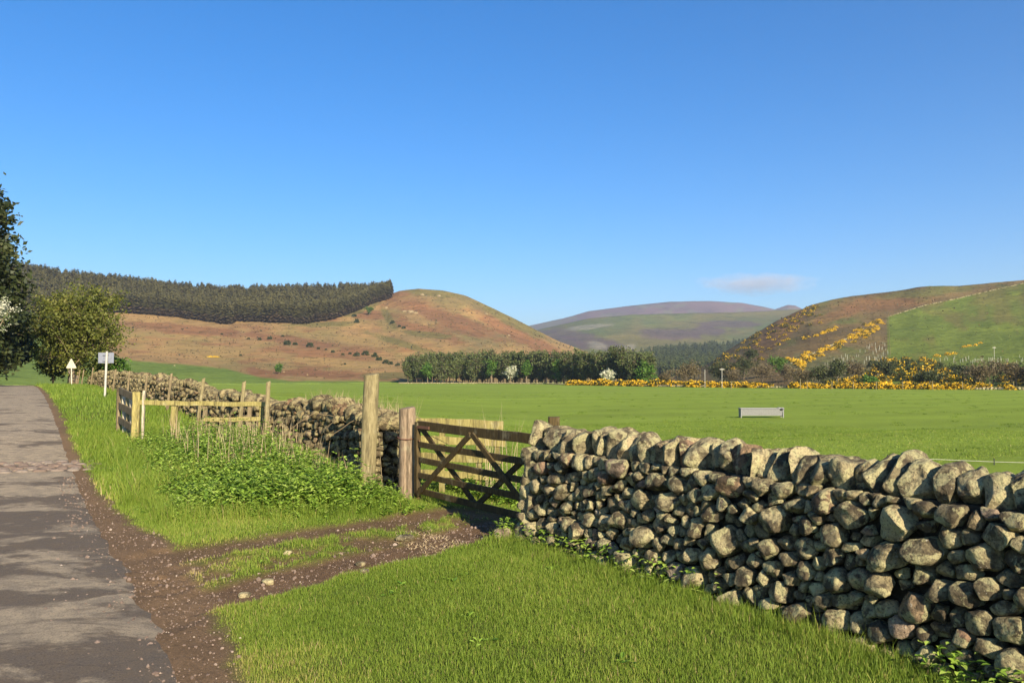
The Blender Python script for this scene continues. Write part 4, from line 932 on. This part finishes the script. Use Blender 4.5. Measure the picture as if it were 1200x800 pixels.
def plantation():
    rng = np.random.default_rng(33); protos = []
    for k in range(6):
        w = broadleaf(rng, 13.6, 2.5, 6.6, 7.0, 30, 380, 12, .48, .5, 1, .2, .5, .28, .25, 1.0, 1.0, .25)
        protos.append(plant('pine_tree', 'x', 'tree', (0, 0, 0), w, (M_DBARK, M_PLANT)))
    Yf = pl([(470, 334), (560, 330), (640, 302), (690, 262), (765, 232)]); gy = pl([(470, 449), (560, 449.5), (640, 451.5), (690, 452), (765, 454)])
    i = 0
    for row, (dY, step) in enumerate(((2, 6.2), (9, 6.6), (17, 7), (26, 8))):
        x = 478 + row * 2.4
        while x < 763:
            p = g3(x, gy(x), Yf(x) + dY + rng.uniform(-2, 2)); s = rng.uniform(.82, 1.05) * np.interp(x, [470, 500, 640, 690, 735, 765], [.86, .98, .93, .84, .86, .66]); 
            lab = 'dark pine in the shelterbelt beyond the far edge of the pasture'
            if i < 6:
                t = protos[i]; t.location = p; t.scale = (s, s, s); t['label'] = lab; t['group'] = 'pines of the shelterbelt'
            else: dup(protos[i % 6], p, rng.uniform(0, 6.28), s, lab, 'pines of the shelterbelt')
            i += 1; x += step * rng.uniform(.75, 1.25) * (1.15 if row else 1)
    for x, h, r, lab, m, nm in ((501, 9.5, 2.2, 'fresh green tree at the left end of the shelterbelt', M_GREENLF, 'broadleaf_tree'), (576, 10.5, 2.6, 'bright green tree among the pines just left of the white blossoming tree', M_GREENLF, 'broadleaf_tree'), (617, 9.5, 1.9, 'narrow green tree among the pines just right of the white blossoming tree', M_GREENLF, 'broadleaf_tree'),
                          (655, 9, 2.1, 'green tree at the dark middle of the shelterbelt', M_GREENLF, 'broadleaf_tree'), (758, 6.5, 2.6, 'rounded green tree at the right end of the shelterbelt', M_GREENLF, 'broadleaf_tree'), (598, 7.6, 2.9, 'white blossoming tree in front of the middle of the shelterbelt', M_MAY, 'blossoming_tree'), (713, 4.6, 2.3, 'white blossoming bush above the gorse at the right part of the shelterbelt', M_MAY, 'blossoming_bush'), (668, 3.2, 1.8, 'low dull green bush at the left end of the gorse hedge', M_SCRUB, 'green_bush')):
        p = g3(x, gy(x), Yf(x) - 4.5); plant(nm, lab, 'bush' if 'bush' in nm else 'tree', p, broadleaf(rng, h, r, h * .55, h * .46, 16, 130, 14, .42, .4, 1, .14, .62 if m == M_MAY else .5, .2, .35), (M_BARK, m))
plantation()

def scrub():
    rng = np.random.default_rng(34)
    def bush(n, R, Hh, ls, flower, per=1):
        mb = MB(); off = rng.uniform(-30, 30, 3); d = rng.normal(size=(n, 3)); d /= np.linalg.norm(d, axis=1)[:, None]; d[:, 2] = np.abs(d[:, 2]); lump = 1 + .4 * vn(d * 2.2 + off, 1) + .25 * vn(d * 5 + off, 2); r = lump * rng.uniform(.55, 1, n) ** .5
        P = d * r[:, None] * [R, R, Hh]; cl = vn(d * 3 + off, 7); t = rng.normal(.22, .09, n); yel = (cl + rng.normal(0, .25, n) > 1 - 2 * flower) & (r > .6 * lump); t = np.where(yel, rng.uniform(.5, 1, n), np.clip(t, 0, .44)); leafquads(mb, P, ls, t, rng); return mb
    def copies(o, spots, label, group):
        for i, (p, s, rz) in enumerate(spots):
            c = o if i == 0 else o.copy()
            if i: COL.objects.link(c)
            c.location = p; c.scale = s if not np.isscalar(s) else (s, s, s); c.rotation_euler = (0, 0, rz); c['label'] = label; c['group'] = group
    def kind(nm, mbs, mat, cat): return [tag(m.build(nm, mat), None, cat) for m in mbs]
    # the hedge of gorse along the pasture's far edge
    hed = pl([(660, 455), (760, 456.4), (900, 457.4), (1050, 458.3), (1200, 459.5)]); hY = pl([(660, 250), (760, 203), (900, 172), (1050, 155), (1200, 143)])
    G = kind('gorse_bush', [bush(800, 1.15, 1.25, .17, f) for f in (.62, .55, .5)], M_GORSE, 'bush')
    spots = []
    x = 668
    while x < 1200:
        dens = 1 if x < 965 else (.8 if x < 1085 else .45)
        if rng.uniform() < dens and not (905 < x < 925) and not (935 < x < 942): spots.append((g3(x, hed(x), hY(x) + rng.uniform(1, 5)), tuple(rng.uniform(.95, 1.45) * np.array([1.15, 1, rng.uniform(.8, 1.1)]) * (1.0 if x < 860 else .8)), rng.uniform(0, 6.28)))
        x += rng.uniform(2.6, 5.2)
    for i in range(3): copies(G[i], spots[i::3], 'yellow flowering gorse bush in the hedge along the far edge of the pasture', 'gorse hedge at the pasture edge')
    # gorse on the hill's flank, then in strips
    G = kind('gorse_bush', [bush(260, 1.5, 1.1, .3, f) for f in (.45, .36, .26)], M_GORSE, 'bush'); sp = []
    for k in range(150):
        x = rng.uniform(836, 962); d = abs(rng.normal(0, 13)) + 2; y = float(HD.ys(x)) + d
        if y < 442: sp.append((HD.at(x, y), rng.uniform(.6, 1.25), rng.uniform(0, 6.28)))
    mb = MB(); A = [(np.array([v.co[:] for v in o.data.vertices]), np.array([list(p.vertices) for p in o.data.polygons]), np.array([d.value for d in o.data.attributes['tint'].data])) for o in G]
    for i, (p, s, rz) in enumerate(sp): v, f, t_ = A[i % 3]; mb.add(rotz(v, rz) * s + p, f, t_)
    for o in G: bpy.data.objects.remove(o)
    tag(mb.build('gorse_cover', M_GORSE), kind='stuff')
    G = kind('gorse_bush', [bush(360, 1.5, 1.2, .26, f) for f in (.72, .6, .5)], M_GORSE, 'bush'); sp = []
    for P, n, w in (([(930, 426), (950, 419), (985, 404), (1010, 393), (1030, 385)], 62, 4.5), ([(1003, 389), (1020, 380), (1034, 378)], 20, 2.5), ([(945, 397), (965, 391), (980, 385)], 15, 2.2), ([(925, 440), (945, 430)], 10, 5)):
        P = np.array(P, float)
        for k in range(n):
            f = rng.uniform(0, len(P) - 1.001); a = int(f); q = P[a] + (P[a + 1] - P[a]) * (f - a); sp.append((HD.at(q[0] + rng.normal(0, 3), q[1] + rng.normal(0, w * .6)), rng.uniform(.65, 1.2), rng.uniform(0, 6.28)))
    for i in range(3): copies(G[i], sp[i::3], 'gorse bush in the bright diagonal strips up the right-hand hill', 'gorse strips up the hill')
    G = kind('gorse_bush', [bush(800, 1.9, 2.1, .25, f) for f in (.5, .36, .2)], M_GORSE, 'bush'); sp = []
    for x, y, s in ((1047, 425, .9), (1062, 424, .9), (1072, 435, 1.2), (1082, 424, .9), (1090, 428, 1), (1102, 444, 1.1), (1108, 438, .9), (1094, 448, 1.2), (1060, 446, 1.2), (1028, 437, 1.1), (1020, 446, 1.1), (1012, 440, 1.0), (1035, 450, 1.2), (1078, 450, 1.3), (1116, 444, .7), (1182, 432, .8), (1176, 448, .8), (1148, 453, .8), (1004, 449, 1), (1196, 440, .9), (1024, 430, 1.2), (1038, 428, 1.3), (1052, 434, 1.5), (1066, 430, 1.4), (1078, 442, 1.5), (1088, 438, 1.4), (1098, 434, 1.3), (1106, 450, 1.4), (1046, 444, 1.5), (1014, 452, 1.2), (990, 453, 1.1), (975, 455, 1.0), (1000, 440, 1.1), (1120, 452, 1.2), (1070, 452, 1.4), (1188, 446, 1.3), (1200, 450, 1.3), (1134, 453, 1.0)): sp.append((HD.at(x, y), s, rng.uniform(0, 6.28)))
    for i in range(3): copies(G[i], sp[i::3], 'large gorse bush in the thicket at the foot of the green hillside', 'gorse thicket below the hillside')
    for pts, lab in (([(1130, 407, .55), (1136, 406, .6), (1143, 405, .55), (1149, 402.5, .5)], 'gorse bush in the isolated clump on the green hillside'), ([(1098, 418, .7), (1111, 416, .7), (1118, 415, .6)], 'gorse bush in the short row just above the thicket')):
        o = kind('gorse_bush', [bush(150, 1.8, 1.5, .42, .7)], M_GORSE, 'bush')[0]; copies(o, [(HD.at(x, y), s, rng.uniform(0, 6)) for x, y, s in pts], lab, lab[:40].replace('gorse bush in the ', 'gorse of the '))
    p = HA.at(250, 418.5); o = kind('gorse_bush', [bush(150, 2.6, 1.0, .42, .8)], M_GORSE, 'bush')[0]; copies(o, [(p, (1.4, .8, .8), 0)], 'lone low yellow gorse patch on the tan slope below the forest', None); del o['group']
    # shrubs and small trees at the hill foot
    for x, y, Y, h, r, m, lab, nm in ((805, 450, 200, 6.2, 4.6, M_TWIG, 'broad brown leafless tree behind the gorse, right of the shelterbelt', 'bare_tree'), (780, 449, 236, 3.4, 2.2, M_TWIG, 'small brown bush in front of the red bracken mound', 'brown_bush'), (843, 447, 190, 4.5, 3.4, M_SCRUB, 'dull green scrub bush at the left foot of the gorse hill', 'scrub_bush'),
        (872, 445, 182, 6.0, 3.6, M_SCRUB, 'dark green tree by the twin-topped pole below the gorse slope', 'scrub_tree'), (912, 441, 190, 5.6, 2.6, M_GREENLF, 'fresh green tree standing alone in the brown scrub below the gorse slope', 'broadleaf_tree'), (893, 449, 176, 4.2, 3.2, M_TWIG, 'brown twiggy bush just left of the fresh green tree', 'brown_bush'),
        (940, 453, 172, 4.0, 3.2, M_TWIG, 'brown twiggy bush at the foot of the diagonal gorse strip', 'brown_bush'), (962, 452, 170, 4.4, 2.8, M_SCRUB, 'dark green scrub right of the diagonal gorse strip', 'scrub_bush'), (982, 451, 170, 5.4, 3.0, M_SCRUB, 'dark green scrub below the white tree guards', 'scrub_bush'), (1000, 448, 172, 5.2, 2.6, M_TWIG, 'brown scrub left of the big gorse thicket', 'brown_bush'),
        (1040, 446, 172, 4.5, 3.0, M_SCRUB, 'dark scrub in the middle of the big gorse thicket', 'scrub_bush'), (1088, 452, 158, 3.2, 2.4, M_SCRUB, 'grey-green scrub below the right part of the gorse thicket', 'scrub_bush'), (1019, 455.5, 158, 2.2, 1.2, M_GREENLF, 'small fresh green bush in the gorse hedge', 'green_bush'),
        (1128, 444, 176, 3.2, 3.2, M_SCRUB, 'low green scrub between the gorse thicket and the grey willow', 'scrub_bush'), (1163, 452, 156, 5.6, 4.0, M_TWIG, 'broad grey-brown willow below the green hillside', 'willow_bush'), (1146, 453, 157, 4.4, 2.2, M_TWIG, 'left flank bush of the grey-brown willow', 'willow_bush'), (1192, 452, 154, 4.4, 2.6, M_TWIG, 'brown bush at the right edge of the photo below the hillside', 'brown_bush'), (1225, 452, 152, 5, 3.6, M_SCRUB, 'scrub bush just past the right edge of the photo', 'scrub_bush'),
        (858, 450, 172, 3.0, 2.5, M_TWIG, 'low brown bush behind the twin-topped pole', 'brown_bush'), (925, 447, 178, 3.6, 2.2, M_TWIG, 'brown twiggy bush just right of the fresh green tree', 'brown_bush'), (880, 425, 250, 4.6, 3.2, M_SCRUB, 'dull green bush on the lower slope behind the dark green tree', 'scrub_bush')):
        p = at_depth(x, y, Y); p[2] = max(Hp(p[0], p[1]), p[2] - .5) if y < 456 else Hp(p[0], p[1])
        q = HD.at(x, min(y, 456)) if x > 832 else None
        if q is not None: p = q
        sc = p[1] / Y
        tw = m is M_TWIG
        plant(nm, lab, 'tree' if 'tree' in nm else 'bush', p, broadleaf(rng, h * sc, r * sc, h * .5 * sc, h * .5 * sc, 16, 170, 14 if not tw else 16, .34 if not tw else .24, .4, 3, .08, .5, .24, .3), (M_BARK, m))
    # scattered thorn bushes on the moor
    o = kind('thorn_bush', [bush(130, 1, 1, .36, 0) for _ in range(3)], M_SCRUB, 'bush'); sp = []
    for x, y, w in ((291, 397.5, 4), (304, 398.5, 5), (316, 397.5, 6), (332, 394.5, 3), (337, 404, 9), (346, 404, 6), (363, 406.5, 9), (373, 409, 4), (382, 410, 3), (390, 413, 5), (402, 416, 4), (418, 417, 8), (428, 416, 9), (439, 418, 8), (444, 422, 7), (452, 426, 8), (458, 427, 6), (466, 428.5, 6), (433, 431, 3), (418, 378, 7), (415, 371, 6), (460, 379, 6), (468, 383, 4), (473, 385, 5), (331, 394, 3), (404, 427, 3), (260, 392, 3), (282, 417, 4), (410, 415, 4)):
        p = HA.at(x, y); r = w * p[1] / 960 / 2; sp.append((p, (r, r, r * 1.15), rng.uniform(0, 6)))
    for i in range(3): copies(o[i], sp[i::3], 'small dark thorn bush scattered on the tan moorland slope', 'thorn bushes on the moor')
    for x, y, h, r, lab in ((327, 438, 4.6, 1.6, 'lone rounded green tree on the low red bank left of the tall post'), (433, 369, 9, 5.2, 'lone green tree at the lower right corner of the hill forest')):
        p = HA.at(x, y); plant('broadleaf_tree', lab, 'tree', p, broadleaf(rng, h, r, h * .55, h * .45, 14, 110, 12, .5, .4, 1, .15, .35, .2, .4), (M_BARK, M_GREENLF))
    # pale outcrops and a few boulders on the moor
    for x, y, s, lab in ((474, 365.5, 4.5, 'leftmost pale boulder of the outcrop on the upper moor'), (481, 366, 5.5, 'biggest pale boulder of the outcrop on the upper moor'), (487, 367, 4, 'rightmost pale boulder of the outcrop on the upper moor'), (453, 361, 3, 'pale boulder just right of the forest corner'), (495, 345.5, 4.5, 'pale rock near the bare hilltop'), (514, 347, 4.5, 'pale rock right of the hilltop'), (204.5, 428.5, 1.0, 'white boulder in the green pasture below the moor'), (570, 368, 3, 'pale rock on the right shoulder of the moor'), (596, 393, 2.5, 'pale rock on the red flank of the moor')):
        p = HA.at(x, y); v, f = rock(rng, (s * .6, s * .5, s * .35), 2, 5, .1); tag(MB().add(v + p, f, .9).build('boulder', M_STONE_FAR, origin=p), lab, 'rock')
    # white tree guards
    t = NT('white_tree_guard'); M_GUARD = t.principled((.36, .36, .27), .6)
    o = MB().add(*tube(np.array([[0, 0, -.3], [0, 0, 1.25]]), [.055, .055], 6)).build('tree_guard', M_GUARD); o['category'] = 'tree guard'; sp = []
    for k in range(400):
        x, y = rng.uniform(950, 1041), rng.uniform(392, 432)
        if len(sp) < 62 and y > 432 - (x - 945) * .42 + 4 and y < 440 - (x - 950) * .16: sp.append((HD.at(x, y), rng.uniform(.8, 1.3), rng.normal(0, .1)))
    copies(o, sp, 'white plastic tree guard in the planted triangle on the right-hand hill', 'tree guards in the planted triangle')
    o = MB().add(*tube(np.array([[0, 0, -.3], [0, 0, 1.25]]), [.055, .055], 6)).build('tree_guard', M_GUARD); o['category'] = 'tree guard'; sp = []
    for k in range(46): x = rng.uniform(1098, 1200); sp.append((HD.at(x, 424 + rng.normal(0, 1.6) + (x - 1100) * -.01), rng.uniform(.7, 1.1), 0))
    copies(o, sp, 'white plastic tree guard in the line at the foot of the green hillside', 'tree guards at the hillside foot')
    # walls and a fence over the hill
    for P, n, lab in (([(1041, 371), (1085, 357.5), (1120, 350.5), (1160, 341), (1200, 332), (1260, 323)], 170, 'pale dry stone wall running up and over the green hillside'), ([(928, 426), (958, 412), (990, 398), (1006, 389)], 80, 'short pale dry stone wall climbing beside the gorse strip')):
        P = np.array(P, float); mb = MB(); org = HD.at(*P[0])
        for f in np.linspace(0, len(P) - 1.001, n):
            a = int(f); q = P[a] + (P[a + 1] - P[a]) * (f - a); p = HD.at(*q); v, ff = rock(rng, (.7, .35, .35), 1, 3, .1)
            if rng.uniform() < .7: mb.add(v * [1, 1, rng.uniform(.6, 1.2)] + p + [0, 0, .15], ff, rng.uniform(.1, .6))
        tag(mb.build('field_wall', M_STONE_FAR, origin=org), lab, 'wall')
    w = thing('hill_fence', 'post and wire fence dropping down the hillside between the tree guards and the pasture', 'fence', HD.at(1041, 372)); prev = None; wire = MB()
    for y in np.linspace(372, 416, 20):
        p = HD.at(1041 + (y - 372) * .05, y); MB().add(*tube(np.stack([p - [0, 0, .3], p + [0, 0, 1.4]]), .09, 5)).build('post', M_OLD, w)
        if prev is not None:
            for h in (.5, .9, 1.3): wire.add(*tube(np.stack([prev + [0, 0, h], p + [0, 0, h]]), .015, 3))
        prev = p
    wire.build('wire', M_RUST, w)
scrub()
def tussocks():
    rng = np.random.default_rng(36); mb = MB()
    M = leaf_mat('moor_tussocks', [(0, (.04, .04, .02)), (.35, (.09, .075, .035)), (.7, (.17, .10, .05)), (1, (.30, .23, .11))], .1, .9)
    for hill, n, x0, x1, s in ((HA, 15000, 0, 720, .55), (HD, 9000, 835, 1215, .5)):
        X = rng.uniform(x0, x1, n); T = rng.uniform(.03, .99, n) ** .9; i = np.clip((X - hill.x[0]) / (hill.x[1] - hill.x[0]), 0, len(hill.x) - 1.01); j = T * (len(hill.t) - 1)
        a, b = i.astype(int), j.astype(int); fa, fb = (i - a)[:, None], (j - b)[:, None]; W = hill.W
        P = (W[a, b] * (1 - fa) + W[a + 1, b] * fa) * (1 - fb) + (W[a, b + 1] * (1 - fa) + W[a + 1, b + 1] * fa) * fb
        py = hill.yb(X) + (hill.ys(X) - hill.yb(X)) * T; cl = n2(X, py * 3, 14, 3, 120); keep = rng.uniform(size=n) < np.clip(.35 + 1.2 * cl, .04, 1)
        if hill is HA: keep &= py < np.interp(X, [0, 145, 230, 300, 340, 480, 720], [385, 420, 427, 440, 445, 446, 450])
        if hill is HD: keep &= (py < wallD(X)) | (X < 1038) | (rng.uniform(size=n) < .12)
        P = P[keep]; m = len(P); t = np.clip(.38 + .5 * n2(X[keep], py[keep] * 3, 30, 2, 121) + rng.normal(0, .2, m), 0, 1); sz = s * np.exp(rng.normal(0, .4, m)) * np.clip(P[:, 1] / 600, .5, 2)
        for k in range(4): leafquads(mb, P + rng.normal(0, .3, (m, 3)) * sz[:, None] + [0, 0, .15], sz, np.clip(t + rng.normal(0, .08, m), 0, 1), rng, -.3, 1.0)
    tag(mb.build('moor_tussocks', M), kind='stuff')
tussocks()

# ------------------------------------------------------------------ air, cloud, sun, sky, camera
def air():
    v, f = box((0, 4000, 230), (6500, 6000, 330)); v[:, 2] = np.where(v[:, 2] < 0, -52, 560)
    t = NT('valley_haze'); p = t.N('ShaderNodeVolumePrincipled'); p.inputs['Color'].default_value = (.72, .82, .95, 1); p.inputs['Density'].default_value = HAZE_D; p.inputs['Anisotropy'].default_value = .2
    t.L(p.outputs[0], t.out.inputs['Volume']); tag(MB().add(v, f).build('haze', t.m), kind='stuff')
    # one small flat cloud low over the fells
    c = at_depth(886, 333, 9000); d, ff = ICO[4]; off = [3.1, 1.7, 0]; lump = 1 + .25 * vn(d * [2.2, 2, 2] + off, 2)
    o = MB().add(d * lump[:, None] * [690, 420, 130], ff).build('cloud', None, origin=(0, 0, 0)); o.location = c
    t = NT('thin_cloud'); p = t.N('ShaderNodeVolumePrincipled'); p.inputs['Color'].default_value = (.9, .86, .88, 1); tc = t.N('ShaderNodeTexCoord').outputs['Object']
    g = t.scalev(tc, (1 / 690, 1 / 420, 1 / 130)); ln = t.N('ShaderNodeVectorMath', operation='LENGTH'); t.L(g, ln.inputs[0])
    fall = t.math('SUBTRACT', 1.0, ln.outputs['Value']); nz = t.math('SUBTRACT', t.noise(.0055, t.scalev(tc, (.8, 1, 1.7)), detail=5, rough=.6), .5)
    den = t.math('MULTIPLY', t.math('MAXIMUM', t.math('ADD', t.math('MULTIPLY', fall, .8), t.math('MULTIPLY', nz, 1.5)), 0.0), .004)
    t.L(den, p.inputs['Density']); t.L(p.outputs[0], t.out.inputs['Volume']); o.data.materials.append(t.m); tag(o, kind='structure')
air()
def light():
    th, el = R_(SUN_TH), R_(SUN_EL); s = Vector((math.sin(th) * math.cos(el), -math.cos(th) * math.cos(el), math.sin(el)))
    l = bpy.data.lights.new('sun', 'SUN'); l.energy = SUN_E; l.angle = R_(.5); l.color = (1.0, .87, .68); o = bpy.data.objects.new('sun', l); o.rotation_euler = s.to_track_quat('Z', 'Y').to_euler(); COL.objects.link(o)
    w = bpy.data.worlds.new('World'); SC.world = w; w.use_nodes = True; n = w.node_tree.nodes; bg = n['Background']; sk = n.new('ShaderNodeTexSky'); sk.sky_type = 'NISHITA'; sk.sun_disc = False
    sk.sun_elevation = el; sk.sun_rotation = R_(180 - SUN_TH); sk.altitude = 200; sk.air_density = SKY_AIR; sk.dust_density = SKY_DUST; sk.ozone_density = SKY_OZ; hs = n.new('ShaderNodeHueSaturation'); hs.inputs['Saturation'].default_value = 1.3; hs.inputs['Hue'].default_value = .504; w.node_tree.links.new(sk.outputs[0], hs.inputs['Color'])
    w.node_tree.links.new(hs.outputs[0], bg.inputs[0]); bg.inputs[1].default_value = SKY_E
SUN_E, SKY_E, SKY_AIR, SKY_DUST, SKY_OZ = 5.0, .075, 1.0, .3, 5.0
light()
cam = bpy.data.cameras.new('camera'); cam.lens = 28.8; cam.sensor_width = 36; cam.sensor_fit = 'HORIZONTAL'; cam.clip_start = .05; cam.clip_end = 40000
co = bpy.data.objects.new('camera', cam); co.location = (0, 0, CAM_Z); co.rotation_euler = (math.pi / 2 + PITCH, 0, 0); COL.objects.link(co); SC.camera = co
SC.view_settings.view_transform = 'Standard'; SC.view_settings.look = 'None'; SC.view_settings.gamma = 1; SC.view_settings.exposure = 1.28
SC.render.engine = 'CYCLES'; SC.cycles.use_denoising = True; SC.cycles.max_bounces = 6; SC.cycles.volume_bounces = 0; SC.cycles.transparent_max_bounces = 8
